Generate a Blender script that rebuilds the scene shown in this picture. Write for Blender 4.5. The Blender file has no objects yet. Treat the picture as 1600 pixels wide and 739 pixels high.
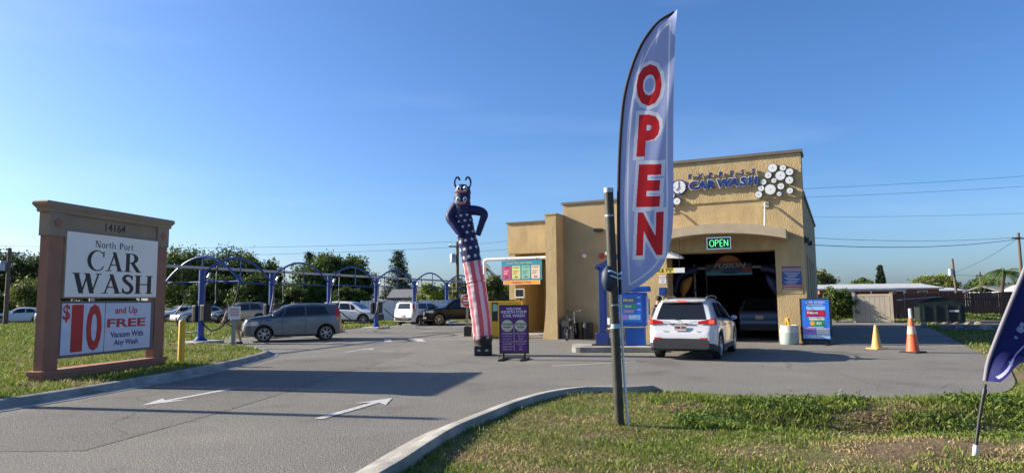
import bpy, bmesh, math, random
import numpy as np
from mathutils import Vector, Matrix
random.seed(7); RNG = np.random.default_rng(11)
R = math.radians
S = bpy.context.scene
# ---------------------------------------------------------------- camera, sky, sun, exposure
cam_d = bpy.data.cameras.new('camera'); cam = bpy.data.objects.new('camera', cam_d); S.collection.objects.link(cam)
cam_d.sensor_width = 36; cam_d.lens = 36*1050/1600; cam_d.clip_start = .05; cam_d.clip_end = 3000
PITCH = math.atan(98/1050); ROLL = .0103
cam.matrix_world = Matrix.Translation((0, 0, 1.7)) @ Matrix.Rotation(math.pi/2+PITCH, 4, 'X') @ Matrix.Rotation(-ROLL, 4, 'Z')
S.camera = cam
SUN_AZ = (-.978, .207); SUN_EL = R(24.5)
W = bpy.data.worlds.new('World'); S.world = W; W.use_nodes = True
wn = W.node_tree; bgn = wn.nodes['Background']
sky = wn.nodes.new('ShaderNodeTexSky'); sky.sky_type = 'NISHITA'; sky.sun_disc = False
sky.sun_elevation = SUN_EL; sky.sun_rotation = math.atan2(SUN_AZ[0], SUN_AZ[1]) % (2*math.pi)
sky.altitude = 0; sky.air_density = .9; sky.dust_density = 1.4; sky.ozone_density = 7
# faint cirrus laid over the sky
tc = wn.nodes.new('ShaderNodeTexCoord'); mp = wn.nodes.new('ShaderNodeMapping'); mp.inputs['Scale'].default_value = (1.1, 2.2, 7.5)
mp.inputs['Rotation'].default_value = (.12, .1, .4)
nz = wn.nodes.new('ShaderNodeTexNoise'); nz.inputs['Scale'].default_value = 1.6; nz.inputs['Detail'].default_value = 5; nz.inputs['Roughness'].default_value = .5
rp = wn.nodes.new('ShaderNodeMapRange'); rp.inputs['From Min'].default_value = .5; rp.inputs['From Max'].default_value = .85; rp.inputs['To Max'].default_value = .06
mx = wn.nodes.new('ShaderNodeMix'); mx.data_type = 'RGBA'; mx.inputs[7].default_value = (9.0, 9.4, 10.0, 1)
L = wn.links.new
L(tc.outputs['Generated'], mp.inputs['Vector']); L(mp.outputs[0], nz.inputs['Vector']); L(nz.outputs['Fac'], rp.inputs['Value'])
L(rp.outputs[0], mx.inputs[0]); hs = wn.nodes.new('ShaderNodeHueSaturation'); hs.inputs['Saturation'].default_value = 1.06; hs.inputs['Hue'].default_value = .502; L(sky.outputs[0], hs.inputs['Color']); L(hs.outputs[0], mx.inputs[6]); L(mx.outputs[2], bgn.inputs['Color'])
bgn.inputs['Strength'].default_value = .091
sd = bpy.data.lights.new('sun', 'SUN'); sd.energy = 5.0; sd.angle = R(.53); sd.color = (1, .89, .74)
so = bpy.data.objects.new('sun', sd); S.collection.objects.link(so)
sv = Vector((SUN_AZ[0]*math.cos(SUN_EL), SUN_AZ[1]*math.cos(SUN_EL), math.sin(SUN_EL)))
so.rotation_euler = sv.to_track_quat('Z', 'Y').to_euler(); so.location = (-20, 5, 20)
vs = S.view_settings; vs.view_transform = 'Standard'; vs.look = 'None'; vs.exposure = 1.15; vs.gamma = 1; vs.use_curve_mapping = False
S.cycles.use_denoising = True; S.cycles.max_bounces = 6; S.cycles.transparent_max_bounces = 8
# ---------------------------------------------------------------- materials
def mat(name, col, rough=.7, metal=0, var=0, vscale=3., bump=0, bscale=40., stretch=(1,1,1), spec=.5, coat=0, col2=None, detail=4, trans=0, emit=None, estr=0, island=0):
    m = bpy.data.materials.new(name); m.use_nodes = True; nt = m.node_tree; b = nt.nodes['Principled BSDF']
    lk = nt.links.new
    b.inputs['Base Color'].default_value = (*col, 1); b.inputs['Roughness'].default_value = rough; b.inputs['Metallic'].default_value = metal
    b.inputs['Specular IOR Level'].default_value = spec; b.inputs['Coat Weight'].default_value = coat; b.inputs['Coat Roughness'].default_value = .05
    if emit: b.inputs['Emission Color'].default_value = (*emit, 1); b.inputs['Emission Strength'].default_value = estr
    if var or bump:
        t = nt.nodes.new('ShaderNodeTexCoord'); mpg = nt.nodes.new('ShaderNodeMapping'); mpg.inputs['Scale'].default_value = stretch
        lk(t.outputs['Object'], mpg.inputs['Vector'])
    if var:
        n = nt.nodes.new('ShaderNodeTexNoise'); n.inputs['Scale'].default_value = vscale; n.inputs['Detail'].default_value = detail; n.inputs['Roughness'].default_value = .6
        lk(mpg.outputs[0], n.inputs['Vector'])
        r = nt.nodes.new('ShaderNodeMapRange'); r.inputs['From Min'].default_value = .3; r.inputs['From Max'].default_value = .7
        lk(n.outputs['Fac'], r.inputs['Value'])
        x = nt.nodes.new('ShaderNodeMix'); x.data_type = 'RGBA'
        c2 = col2 or tuple(c*(1-var) for c in col); c1 = col if col2 else tuple(min(1, c*(1+var*.6)) for c in col)
        x.inputs[6].default_value = (*c2, 1); x.inputs[7].default_value = (*c1, 1)
        lk(r.outputs[0], x.inputs[0]); lk(x.outputs[2], b.inputs['Base Color'])
    if island:
        g = nt.nodes.new('ShaderNodeNewGeometry'); x = nt.nodes.new('ShaderNodeMix'); x.data_type = 'RGBA'
        x.inputs[6].default_value = (*col, 1); x.inputs[7].default_value = (*col2, 1)
        lk(g.outputs['Random Per Island'], x.inputs[0]); lk(x.outputs[2], b.inputs['Base Color'])
    if bump:
        n2 = nt.nodes.new('ShaderNodeTexNoise'); n2.inputs['Scale'].default_value = bscale; n2.inputs['Detail'].default_value = 3
        lk(mpg.outputs[0], n2.inputs['Vector'])
        bp = nt.nodes.new('ShaderNodeBump'); bp.inputs['Strength'].default_value = bump; bp.inputs['Distance'].default_value = .02
        lk(n2.outputs['Fac'], bp.inputs['Height']); lk(bp.outputs[0], b.inputs['Normal'])
    if trans:
        tr = nt.nodes.new('ShaderNodeBsdfTranslucent'); ms = nt.nodes.new('ShaderNodeMixShader'); ms.inputs[0].default_value = trans
        out = nt.nodes['Material Output']
        src = b.inputs['Base Color']
        if src.is_linked: lk(src.links[0].from_socket, tr.inputs['Color'])
        else: tr.inputs['Color'].default_value = (*col, 1)
        lk(b.outputs[0], ms.inputs[1]); lk(tr.outputs[0], ms.inputs[2]); lk(ms.outputs[0], out.inputs['Surface'])
    return m
def rgb(r, g, b):
    f = lambda c: (c/12.92 if c <= .04045 else ((c+.055)/1.055)**2.4)
    return (f(r/255), f(g/255), f(b/255))
M = {}
M['black'] = mat('black_plastic', (.012, .012, .013), .55)
M['rubber'] = mat('rubber', (.018, .018, .018), .8, bump=.3, bscale=60)
M['chrome'] = mat('chrome', (.75, .76, .78), .18, 1)
M['alloy'] = mat('alloy', (.55, .56, .58), .3, 1)
M['galv'] = mat('galvanised', (.42, .43, .43), .45, .7, var=.25, vscale=6)
M['white'] = mat('white_paint', (.78, .78, .76), .5, var=.06, vscale=4)
M['glass'] = mat('dark_glass', (.012, .014, .016), .06, spec=.6)
M['steelblack'] = mat('black_metal', (.015, .015, .016), .4, var=.2, vscale=8)
M['conc'] = mat('concrete', (.42, .40, .36), .9, var=.3, vscale=5, bump=.5, bscale=70, detail=8)
M['red_light'] = mat('red_lens', (.45, .01, .012), .15, coat=.6)
M['red_lit'] = mat('lit_brake_lamp', (.6, .02, .02), .2, emit=(1, .04, .02), estr=1.6)
M['clear_light'] = mat('clear_lens', (.5, .52, .54), .12, spec=.7, coat=.5)
M['amber'] = mat('amber_lens', (.6, .22, .03), .2)
M['blue_metal'] = mat('blue_powder_coat', (.006, .045, .23), .35, var=.15, vscale=5)
M['wood_pole'] = mat('weathered_wood', (.13, .10, .075), .9, var=.4, vscale=5, bump=.5, bscale=30, stretch=(6, 6, .5))
# ---------------------------------------------------------------- object helpers
COL = S.collection
def tag(o, label=None, cat=None, group=None, kind=None):
    if label: o['label'] = label
    if cat: o['category'] = cat
    if group: o['group'] = group
    if kind: o['kind'] = kind
    return o
def thing(name, label, cat, loc=(0, 0, 0), rotz=0, group=None):
    o = bpy.data.objects.new(name, None); COL.objects.link(o); o.empty_display_size = .2
    o.location = loc; o.rotation_euler = (0, 0, rotz)
    return tag(o, label, cat, group)
def place(name, me, parent=None, mats=None):
    o = bpy.data.objects.new(name, me); COL.objects.link(o)
    if mats is not None:
        for m in (mats if isinstance(mats, (list, tuple)) else [mats]): me.materials.append(M[m] if isinstance(m, str) else m)
    if parent is not None: o.parent = parent
    return o
def copy_tree(o, parent=None):
    c = o.copy(); COL.objects.link(c); c.parent = parent
    for ch in list(o.children): copy_tree(ch, c)
    return c
class MB:
    def __init__(s): s.v = []; s.f = []; s.m = []
    def add(s, vs, fs, mi=0):
        o = len(s.v); s.v += [tuple(map(float, q)) for q in vs]; s.f += [tuple(i+o for i in q) for q in fs]; s.m += [mi]*len(fs); return s
    def box(s, x0, x1, y0, y1, z0, z1, mi=0, M4=None):
        vs = [(x, y, z) for z in (z0, z1) for y in (y0, y1) for x in (x0, x1)]
        if M4 is not None: vs = [M4 @ Vector(q) for q in vs]
        return s.add(vs, [(0, 2, 3, 1), (4, 5, 7, 6), (0, 1, 5, 4), (2, 6, 7, 3), (0, 4, 6, 2), (1, 3, 7, 5)], mi)
    def bar(s, a, b, w, h=None, mi=0):
        a, b = Vector(a), Vector(b); h = h or w; d = (b-a); ln = d.length
        q = d.to_track_quat('Z', 'Y').to_matrix().to_4x4()
        return s.box(-w/2, w/2, -h/2, h/2, 0, ln, mi, Matrix.Translation(a) @ q)
    def tube(s, pts, r, n=8, mi=0, cap=True):
        pts = [Vector(q) for q in pts]; k = len(pts); rs = r if isinstance(r, (list, tuple)) else [r]*k
        vs = []; up = None
        for i, p in enumerate(pts):
            t = (pts[min(i+1, k-1)]-pts[max(i-1, 0)]).normalized()
            if up is None: up = Vector((0, 0, 1)) if abs(t.z) < .9 else Vector((1, 0, 0))
            a = t.cross(up).normalized(); up = a.cross(t).normalized(); 
            for j in range(n):
                c = 2*math.pi*j/n; vs.append(p+(a*math.cos(c)+up*math.sin(c))*rs[i])
        fs = [(i*n+j, i*n+(j+1) % n, (i+1)*n+(j+1) % n, (i+1)*n+j) for i in range(k-1) for j in range(n)]
        if cap: fs += [tuple(range(n))[::-1], tuple((k-1)*n+j for j in range(n))]
        return s.add(vs, fs, mi)
    def lathe(s, prof, n=20, mi=0, M4=None):
        vs = []
        for (r, z) in prof:
            for j in range(n):
                c = 2*math.pi*j/n; q = Vector((r*math.cos(c), r*math.sin(c), z)); vs.append(M4 @ q if M4 is not None else q)
        k = len(prof)
        fs = [(i*n+j, i*n+(j+1) % n, (i+1)*n+(j+1) % n, (i+1)*n+j) for i in range(k-1) for j in range(n)]
        fs += [tuple(range(n))[::-1], tuple((k-1)*n+j for j in range(n))]
        return s.add(vs, fs, mi)
    def prism(s, poly, fn, mi=0):
        """poly 2D points; fn(u,v,k) -> 3D with k = 0 front / 1 back"""
        n = len(poly); vs = [fn(u, v, 0) for u, v in poly]+[fn(u, v, 1) for u, v in poly]
        fs = [tuple(range(n)), tuple(range(n, 2*n))[::-1]]+[(i, n+i, n+(i+1) % n, (i+1) % n) for i in range(n)]
        return s.add(vs, fs, mi)
    def grid(s, fn, nu, nv, mi=0, closed=False):
        vs = [fn(i/nu, j/nv) for i in range(nu+1) for j in range(nv+1)]
        fs = [(i*(nv+1)+j, (i+1)*(nv+1)+j, (i+1)*(nv+1)+j+1, i*(nv+1)+j+1) for i in range(nu) for j in range(nv)]
        return s.add(vs, fs, mi)
    def mesh(s, name='m', smooth=None, fix=True):
        me = bpy.data.meshes.new(name); me.from_pydata(s.v, [], s.f); me.polygons.foreach_set('material_index', s.m)
        if fix:
            bm = bmesh.new(); bm.from_mesh(me); bmesh.ops.recalc_face_normals(bm, faces=bm.faces); bm.to_mesh(me); bm.free()
        if smooth is not None:
            me.polygons.foreach_set('use_smooth', [True]*len(me.polygons)); me.set_sharp_from_angle(angle=R(smooth))
        me.update(); return me
    def build(s, name, mats, parent=None, smooth=None, bevel=0, fix=True):
        o = place(name, s.mesh(name, smooth, fix), parent, mats)
        if bevel:
            md = o.modifiers.new('bevel', 'BEVEL'); md.width = bevel; md.segments = 2; md.limit_method = 'ANGLE'; md.angle_limit = R(40)
        return o
def B(name, m, parent, x0, x1, y0, y1, z0, z1, bevel=0):
    return MB().box(x0, x1, y0, y1, z0, z1).build(name, m, parent, bevel=bevel)
def smoothpath(pts, k=6):
    """Catmull-Rom through points"""
    P = [Vector(p) for p in pts]; P = [P[0]*2-P[1]]+P+[P[-1]*2-P[-2]]; out = []
    for i in range(1, len(P)-2):
        for j in range(k):
            t = j/k; a, b, c, d = P[i-1:i+3]
            out.append(.5*((2*b)+(c-a)*t+(2*a-5*b+4*c-d)*t*t+(3*b-a-3*c+d)*t**3))
    out.append(P[-2]); return out
def text_mesh(s, size, bold=0., shear=0., ext=.002, xs=1., align='CENTER', spacing=1.):
    c = bpy.data.curves.new('t', 'FONT'); c.body = s; c.size = size; c.offset = bold; c.shear = shear; c.extrude = ext
    c.align_x = align; c.align_y = 'CENTER'; c.space_character = spacing; c.resolution_u = 3
    o = bpy.data.objects.new('t', c); COL.objects.link(o); dg = bpy.context.evaluated_depsgraph_get(); dg.update()
    me = bpy.data.meshes.new_from_object(o.evaluated_get(dg)); bpy.data.objects.remove(o); bpy.data.curves.remove(c)
    if xs != 1: me.transform(Matrix.Diagonal((xs, 1, 1, 1)))
    return me
UP = Matrix(((1, 0, 0, 0), (0, 0, -1, 0), (0, 1, 0, 0), (0, 0, 0, 1)))   # text plane XY -> XZ facing -Y
def text(name, s, size, m, parent, x, y, z, rot=None, **k):
    """lettering standing in the XZ plane and facing -Y of the parent"""
    me = text_mesh(s, size, **k); me.transform(Matrix.Translation((x, y, z)) @ (rot or Matrix()) @ UP); me.materials.clear()
    return place(name, me, parent, m)
def disc(name, m, parent, x, y, z, r, th=.004, n=24, rz=1.):
    b = MB(); b.prism([(r*math.cos(2*math.pi*i/n), rz*r*math.sin(2*math.pi*i/n)) for i in range(n)], lambda u, v, k: (x+u, y+(th if k else 0), z+v)); return b.build(name, m, parent)
def panel(name, m, parent, x0, x1, z0, z1, y, th=.004, rad=0):
    if rad:
        pts = []
        for cx, cz, a0 in ((x1-rad, z1-rad, 0), (x0+rad, z1-rad, 90), (x0+rad, z0+rad, 180), (x1-rad, z0+rad, 270)):
            pts += [(cx+rad*math.cos(R(a0+a)), cz+rad*math.sin(R(a0+a))) for a in (0, 30, 60, 90)]
        return MB().prism(pts, lambda u, v, k: (u, y-(0 if k else th), v)).build(name, m, parent)
    return B(name, m, parent, x0, x1, y-th, y, z0, z1)
# ---------------------------------------------------------------- ground, asphalt, kerbs, grass
KERB_L = [(-11.6, 4.5), (-9.9, 7.6), (-8.75, 10.2), (-8.2, 12), (-7.75, 14.4), (-7.5, 17.2), (-7.55, 19.8), (-7.75, 21.4), (-8.3, 22.8), (-9.3, 24.2), (-11, 25.7), (-13.2, 26.5)]
KERB_R = [(-2.43, 3.62), (-1.74, 5.09), (-1.31, 6.56), (-1.07, 7.69), (-0.86, 8.56), (-0.55, 9.39), (-0.03, 10.65), (0.51, 11.59), (1.11, 12.14), (1.64, 12.27), (2.09, 12.23), (2.75, 12.4)]
def cr(pts, k=5): return [(p.x, p.y) for p in smoothpath([(x, y, 0) for x, y in pts], k)]
KL, KR = cr(KERB_L), cr(KERB_R)
EDGE_R = cr([(2.9, 12.3), (4.33, 11.66), (6.31, 11.3), (7.6, 11.5), (8.6, 12.0), (9.51, 12.97), (10.4, 14.2), (11.5, 15.9), (13.6, 19.8), (15.96, 24.3), (19.5, 31), (24.2, 40.1)], 4)
ASPH = [(-40, -14), (-40, 3.2), (-14, 3.6)]+KL+[(-17.5, 28), (-15.4, 29.4), (-14.2, 28.7), (-6.2, 52), (14, 56), (24, 45)]+EDGE_R[::-1]+KR[::-1]+[(-3.6, .9), (-5.2, -1), (-3, -3), (40, -3.4), (40, -14)]
A_ = np.array(ASPH)
def inside(P, poly):
    x, y = P[:, 0], P[:, 1]; c = np.zeros(len(P), bool); n = len(poly)
    for i in range(n):
        x0, y0 = poly[i]; x1, y1 = poly[i-1]
        m = ((y0 > y) != (y1 > y)) & (x < (x1-x0)*(y-y0)/((y1-y0) if y1 != y0 else 1e-9)+x0); c ^= m
    return c
def pdist(P, line, close=False):
    d = np.full(len(P), 1e9); Q = np.array(line); n = len(Q)
    for i in range(n if close else n-1):
        a = Q[i]; b = Q[(i+1) % n]; ab = b-a; t = np.clip(((P-a) @ ab)/(ab @ ab+1e-12), 0, 1)
        d = np.minimum(d, np.hypot(*(P-(a+t[:, None]*ab)).T))
    return d
def sst(a, b, x): t = np.clip((x-a)/(b-a), 0, 1); return t*t*(3-2*t)
def wob(x, y, s=1., o=0.): return (np.sin(x*1.3*s+1.7*np.sin(y*.9*s+o)+o)+np.sin(y*1.7*s+1.3*np.sin(x*1.1*s-o)+2*o)+np.sin((x+y)*2.3*s+o*3)*.6)/2.6
def height(P):
    x, y = P[:, 0], P[:, 1]
    sdist = pdist(P, ASPH, True); sdist = np.where(inside(P, ASPH), -sdist, sdist)
    dl = pdist(P, KL); dr = pdist(P, KR)
    out = .02+.10*np.exp(-(dl/2.5)**2)+.02*np.exp(-(dr/1.2)**2)
    g = -.05+(out+.05)*sst(-.12, .22, sdist)
    g = g+np.where(sdist > 0, .018*wob(x, y, 2.2)*sst(0, .6, sdist), 0)
    g -= .42*np.exp(-((y-9.75-.12*np.sin(x*.8))/.85)**2)*sst(2.0, 4.6, x)*sst(0, .8, sdist)*sst(26, 12, x)
    g += .05*np.exp(-((y-7.7)/.6)**2)*sst(2, 5, x)*sst(20, 10, x)
    g -= .10*np.exp(-(dr/.9)**2)*sst(.25, .5, sdist)*sst(9.5, 6.5, y)      # kerb back stands clear near the street
    return g
def axis(lo, f0, f1, hi, fine, grow=1.35):
    a = list(np.arange(f0, f1+1e-6, fine)); st = fine
    while a[-1] < hi: st *= grow; a.append(a[-1]+st)
    st = fine
    while a[0] > lo: st *= grow; a.insert(0, a[0]-st)
    return np.array(a)
gx = axis(-900, -15, 17, 900, .22); gy = axis(-60, -4, 28, 1500, .22)
GX, GY = np.meshgrid(gx, gy, indexing='ij'); PP = np.stack([GX.ravel(), GY.ravel()], 1); HZ = height(PP)
nx, ny = len(gx), len(gy); idx = np.arange(nx*ny).reshape(nx, ny)
quads = np.stack([idx[:-1, :-1], idx[1:, :-1], idx[1:, 1:], idx[:-1, 1:]], -1).reshape(-1, 4)
gm = bpy.data.meshes.new('ground'); gm.from_pydata(np.column_stack([PP, HZ]).tolist(), [], quads.tolist())
gm.polygons.foreach_set('use_smooth', [True]*len(gm.polygons))
def ramp_mat(name, stops, scale, bump, bscale, rough=.95, scale2=None, stops2=None, fac=.5, detail=8):
    m = bpy.data.materials.new(name); m.use_nodes = True; nt = m.node_tree; b = nt.nodes['Principled BSDF']; lk = nt.links.new
    b.inputs['Roughness'].default_value = rough; b.inputs['Specular IOR Level'].default_value = .25
    t = nt.nodes.new('ShaderNodeTexCoord')
    def layer(sc, st, det=detail):
        n = nt.nodes.new('ShaderNodeTexNoise'); n.inputs['Scale'].default_value = sc; n.inputs['Detail'].default_value = det; n.inputs['Roughness'].default_value = .62
        lk(t.outputs['Object'], n.inputs['Vector']); r = nt.nodes.new('ShaderNodeValToRGB'); e = r.color_ramp.elements
        while len(e) < len(st): e.new(.5)
        for k, (p, c) in enumerate(st): e[k].position = p; e[k].color = (*c, 1)
        lk(n.outputs['Fac'], r.inputs['Fac']); return r
    a = layer(scale, stops); out = a.outputs[0]
    if stops2:
        c = layer(scale2, stops2); x = nt.nodes.new('ShaderNodeMix'); x.data_type = 'RGBA'; x.blend_type = 'MULTIPLY'; x.inputs[0].default_value = 1
        lk(out, x.inputs[6]); lk(c.outputs[0], x.inputs[7]); out = x.outputs[2]
    lk(out, b.inputs['Base Color'])
    n2 = nt.nodes.new('ShaderNodeTexNoise'); n2.inputs['Scale'].default_value = bscale; n2.inputs['Detail'].default_value = 5; lk(t.outputs['Object'], n2.inputs['Vector'])
    bp = nt.nodes.new('ShaderNodeBump'); bp.inputs['Strength'].default_value = bump; bp.inputs['Distance'].default_value = .03
    lk(n2.outputs['Fac'], bp.inputs['Height']); lk(bp.outputs[0], b.inputs['Normal'])
    return m
M['ground'] = ramp_mat('turf_and_soil', [(.32, (.09, .062, .036)), (.46, (.17, .125, .07)), (.58, (.12, .125, .04)), (.74, (.19, .165, .08))], .55, .9, 26, scale2=9, stops2=[(.3, (.6, .6, .6)), (.7, (1.15, 1.1, 1.05))])
tag(place('ground', gm, None, 'ground'), kind='structure')
def sheet(name, poly, z, m, kind='structure', parent=None):
    from mathutils.geometry import tessellate_polygon
    v = [Vector((x, y, z)) for x, y in poly]; me = bpy.data.meshes.new(name)
    t = []
    for tri in tessellate_polygon([v]):
        a, b, c = (v[i] for i in tri)
        t.append(tri if (b-a).cross(c-a).z > 0 else tri[::-1])
    me.from_pydata(v, [], t); me.update()
    return tag(place(name, me, parent, m), kind=kind)
def asphalt_mat(name, lo, hi, tint=(1, .96, .85)):
    m = ramp_mat(name, [(.28, tuple(lo*c for c in tint)), (.46, tuple((lo+hi)*.47*c for c in tint)), (.64, tuple(hi*c for c in tint)), (.74, tuple(min(1, hi*2.1)*c for c in tint))], 34, 1.0, 60, rough=.85,
                 scale2=.42, stops2=[(.30, (.70, .70, .71)), (.42, (.93, .93, .93)), (.56, (1, 1, 1)), (.70, (1.15, 1.13, 1.09))], detail=3)
    nt = m.node_tree; lk = nt.links.new; b = nt.nodes['Principled BSDF']; src = b.inputs['Base Color'].links[0].from_socket
    t = nt.nodes.new('ShaderNodeTexCoord'); n1 = nt.nodes.new('ShaderNodeTexNoise'); n1.inputs['Scale'].default_value = 1.3; n1.inputs['Detail'].default_value = 4; lk(t.outputs['Object'], n1.inputs['Vector'])
    mv = nt.nodes.new('ShaderNodeMix'); mv.data_type = 'VECTOR'; mv.inputs[0].default_value = .16; lk(t.outputs['Object'], mv.inputs[4]); lk(n1.outputs['Color'], mv.inputs[5])
    vo = nt.nodes.new('ShaderNodeTexVoronoi'); vo.feature = 'DISTANCE_TO_EDGE'; vo.inputs['Scale'].default_value = .34; lk(mv.outputs[1], vo.inputs['Vector'])
    cr_ = nt.nodes.new('ShaderNodeMapRange'); cr_.inputs['From Min'].default_value = .003; cr_.inputs['From Max'].default_value = .009; cr_.inputs['To Min'].default_value = .72; lk(vo.outputs['Distance'], cr_.inputs['Value'])
    n3 = nt.nodes.new('ShaderNodeTexNoise'); n3.inputs['Scale'].default_value = .22; lk(t.outputs['Object'], n3.inputs['Vector'])
    r3 = nt.nodes.new('ShaderNodeMapRange'); r3.inputs['From Min'].default_value = .5; r3.inputs['From Max'].default_value = .56; lk(n3.outputs['Fac'], r3.inputs['Value'])
    mxa = nt.nodes.new('ShaderNodeMix'); mxa.data_type = 'FLOAT'; mxa.inputs[2].default_value = 1; lk(r3.outputs[0], mxa.inputs[0]); lk(cr_.outputs[0], mxa.inputs[3])
    # oil drips: small dark blots
    vb = nt.nodes.new('ShaderNodeTexVoronoi'); vb.inputs['Scale'].default_value = .9; lk(mv.outputs[1], vb.inputs['Vector'])
    ob = nt.nodes.new('ShaderNodeMapRange'); ob.inputs['From Min'].default_value = .03; ob.inputs['From Max'].default_value = .13; ob.inputs['To Min'].default_value = .72; lk(vb.outputs['Distance'], ob.inputs['Value'])
    mm = nt.nodes.new('ShaderNodeMath'); mm.operation = 'MULTIPLY'; lk(mxa.outputs[0], mm.inputs[0]); lk(ob.outputs[0], mm.inputs[1])
    x = nt.nodes.new('ShaderNodeMix'); x.data_type = 'RGBA'; x.blend_type = 'MULTIPLY'; x.inputs[0].default_value = 1; lk(src, x.inputs[6]); lk(mm.outputs[0], x.inputs[7]); lk(x.outputs[2], b.inputs['Base Color'])
    return m
M['asphalt'] = asphalt_mat('asphalt', .092, .265); M['asphalt2'] = asphalt_mat('dark_asphalt', .05, .10)
sheet('driveway', ASPH, 0, 'asphalt')
sheet('side_road', [(20.6, 32.5), (27.5, 44.5), (75, 44.5), (75, 22), (26, 26.5)], .05, 'asphalt2')
def kerb(name, line, side):
    prof = [(.34, .004), (.32, .014), (.06, .03), (.02, .125), (0, .14), (-.15, .15), (-.165, .135), (-.18, -.35)]
    P = np.array(line); T = np.gradient(P, axis=0); T /= np.linalg.norm(T, axis=1)[:, None]; N = np.stack([T[:, 1], -T[:, 0]], 1)*side
    b = MB(); k = len(prof); n = len(P); vs = []
    for i in range(n):
        fall = 1 if i < n-4 else max(.12, (n-1-i)/4)
        for (o, z) in prof: vs.append((P[i, 0]+N[i, 0]*o, P[i, 1]+N[i, 1]*o, z*(fall if z > .03 else 1)))
    b.add(vs, [(i*k+j, (i+1)*k+j, (i+1)*k+j+1, i*k+j+1) for i in range(n-1) for j in range(k-1)])
    b.add([vs[j] for j in range(k)], [tuple(range(k))]); b.add([vs[(n-1)*k+j] for j in range(k)], [tuple(range(k))[::-1]])
    return tag(b.build(name, 'kerbconc', None, smooth=35), kind='structure')
M['kerbconc'] = mat('kerb_concrete', (.30, .29, .255), .9, var=.5, vscale=1.6, bump=.5, bscale=60, detail=9)
kerb('kerb', cr(KERB_L, 9), 1); kerb('kerb', cr(KERB_R, 9), -1)
M['asphalt3'] = asphalt_mat('smooth_lane_asphalt', .085, .22)
sheet('lane_overlay', [(-7.0, 8.0), (-5.0, 8.0), (-4.55, 10.6), (-4.2, 13.5), (-3.9, 17), (-3.2, 22), (-4.6, 22.6), (-6.7, 20), (-7.05, 17.2), (-7.2, 14.4), (-7.6, 12), (-7.75, 10.2)], .004, 'asphalt3')
# painted markings
M['paint'] = mat('worn_road_paint', (.52, .52, .50), .8, var=.5, vscale=14, col2=(.30, .30, .29), detail=6)
def arrow(x, y, dx, dy, ln, w=.13, hl=.75, hw=.3):
    d = math.hypot(dx, dy); dx /= d; dy /= d
    pts = [(-ln, -w*.6), (-hl*.75, -w/2), (-hl, -hw), (0, 0), (-hl, hw), (-hl*.75, w/2), (-ln, w*.6)]
    return [(x+a*dx-b*dy, y+a*dy+b*dx) for a, b in pts]
for nm, a in (('in', (-2.12, 11.98, .33, .94, 2.15)), ('out', (-6.2, 11.4, -.30, -.955, 2.1)), ('far', (-4.95, 24.4, .33, .94, 1.9))):
    sheet('road_arrow', arrow(*a), .009, 'paint')
def stripe(a, b, w, z=.005):
    a, b = Vector(a), Vector(b); d = (b-a).normalized(); n = Vector((-d.y, d.x))*w/2
    sheet('road_line', [tuple(a-n), tuple(b-n), tuple(b+n), tuple(a+n)], z, 'paint')
stripe((-6.6, 30.6), (-1.3, 29.3), .13); stripe((-5.15, 28.0), (-5.6, 30.2), .3, .008); stripe((-3.75, 28.0), (-4.2, 29.8), .35, .008)
stripe((-10.6, 28.2), (-7.7, 29.3), .12); stripe((.98, 17.3), (3.3, 18.3), .10); stripe((-7.6, 27.4), (-6.6, 28.9), .12)
stripe((.2, 29.6), (2.3, 28.4), .12)
# grass blades: everything nobody could count
def blades(P, h0, h1, w0, w1, lean=.6):
    n = len(P); z = height(P)-.01; a = RNG.uniform(0, 2*np.pi, n); h = RNG.uniform(h0, h1, n); w = RNG.uniform(w0, w1, n)
    la = RNG.uniform(0, 2*np.pi, n); ll = RNG.uniform(0, lean, n)*h
    b0 = np.column_stack([P[:, 0]-np.cos(a)*w, P[:, 1]-np.sin(a)*w, z]); b1 = np.column_stack([P[:, 0]+np.cos(a)*w, P[:, 1]+np.sin(a)*w, z])
    mx_ = np.column_stack([P[:, 0]+np.cos(la)*ll*.35+np.cos(a)*w*.7, P[:, 1]+np.sin(la)*ll*.35+np.sin(a)*w*.7, z+h*.55])
    tp = np.column_stack([P[:, 0]+np.cos(la)*ll, P[:, 1]+np.sin(la)*ll, z+h*.9])
    return np.stack([b0, b1, mx_, tp], 1)
def leafquads(C, n, spread, size):
    """n leaf quads per centre"""
    k = len(C)*n; c = np.repeat(C, n, 0)+RNG.normal(0, 1, (k, 3))*spread
    a = RNG.normal(0, 1, (k, 3)); a /= np.linalg.norm(a, axis=1)[:, None]; b = np.cross(a, RNG.normal(0, 1, (k, 3))); b /= np.linalg.norm(b, axis=1)[:, None]
    s = size*RNG.uniform(.6, 1.3, k)[:, None]
    return np.stack([c-a*s, c-b*s*.45, c+a*s, c+b*s*.45], 1)
def quadmesh(name, Q, mi=None):
    n = len(Q); me = bpy.data.meshes.new(name); me.vertices.add(n*4); me.vertices.foreach_set('co', Q.reshape(-1).astype(np.float32))
    me.loops.add(n*4); me.loops.foreach_set('vertex_index', np.arange(n*4, dtype=np.int32)); me.polygons.add(n)
    me.polygons.foreach_set('loop_start', np.arange(0, n*4, 4, dtype=np.int32)); 
    if mi is not None: me.polygons.foreach_set('material_index', mi.astype(np.int32))
    me.update(calc_edges=True); return me
M['g1'] = mat('green_grass', (.085, .14, .018), .6, col2=(.20, .26, .04), island=1, trans=.3, spec=.3)
M['g2'] = mat('yellow_grass', (.16, .20, .04), .65, col2=(.28, .29, .08), island=1, trans=.3, spec=.3)
M['g3'] = mat('straw', (.30, .22, .11), .8, col2=(.44, .35, .20), island=1, trans=.2, spec=.2)
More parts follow.
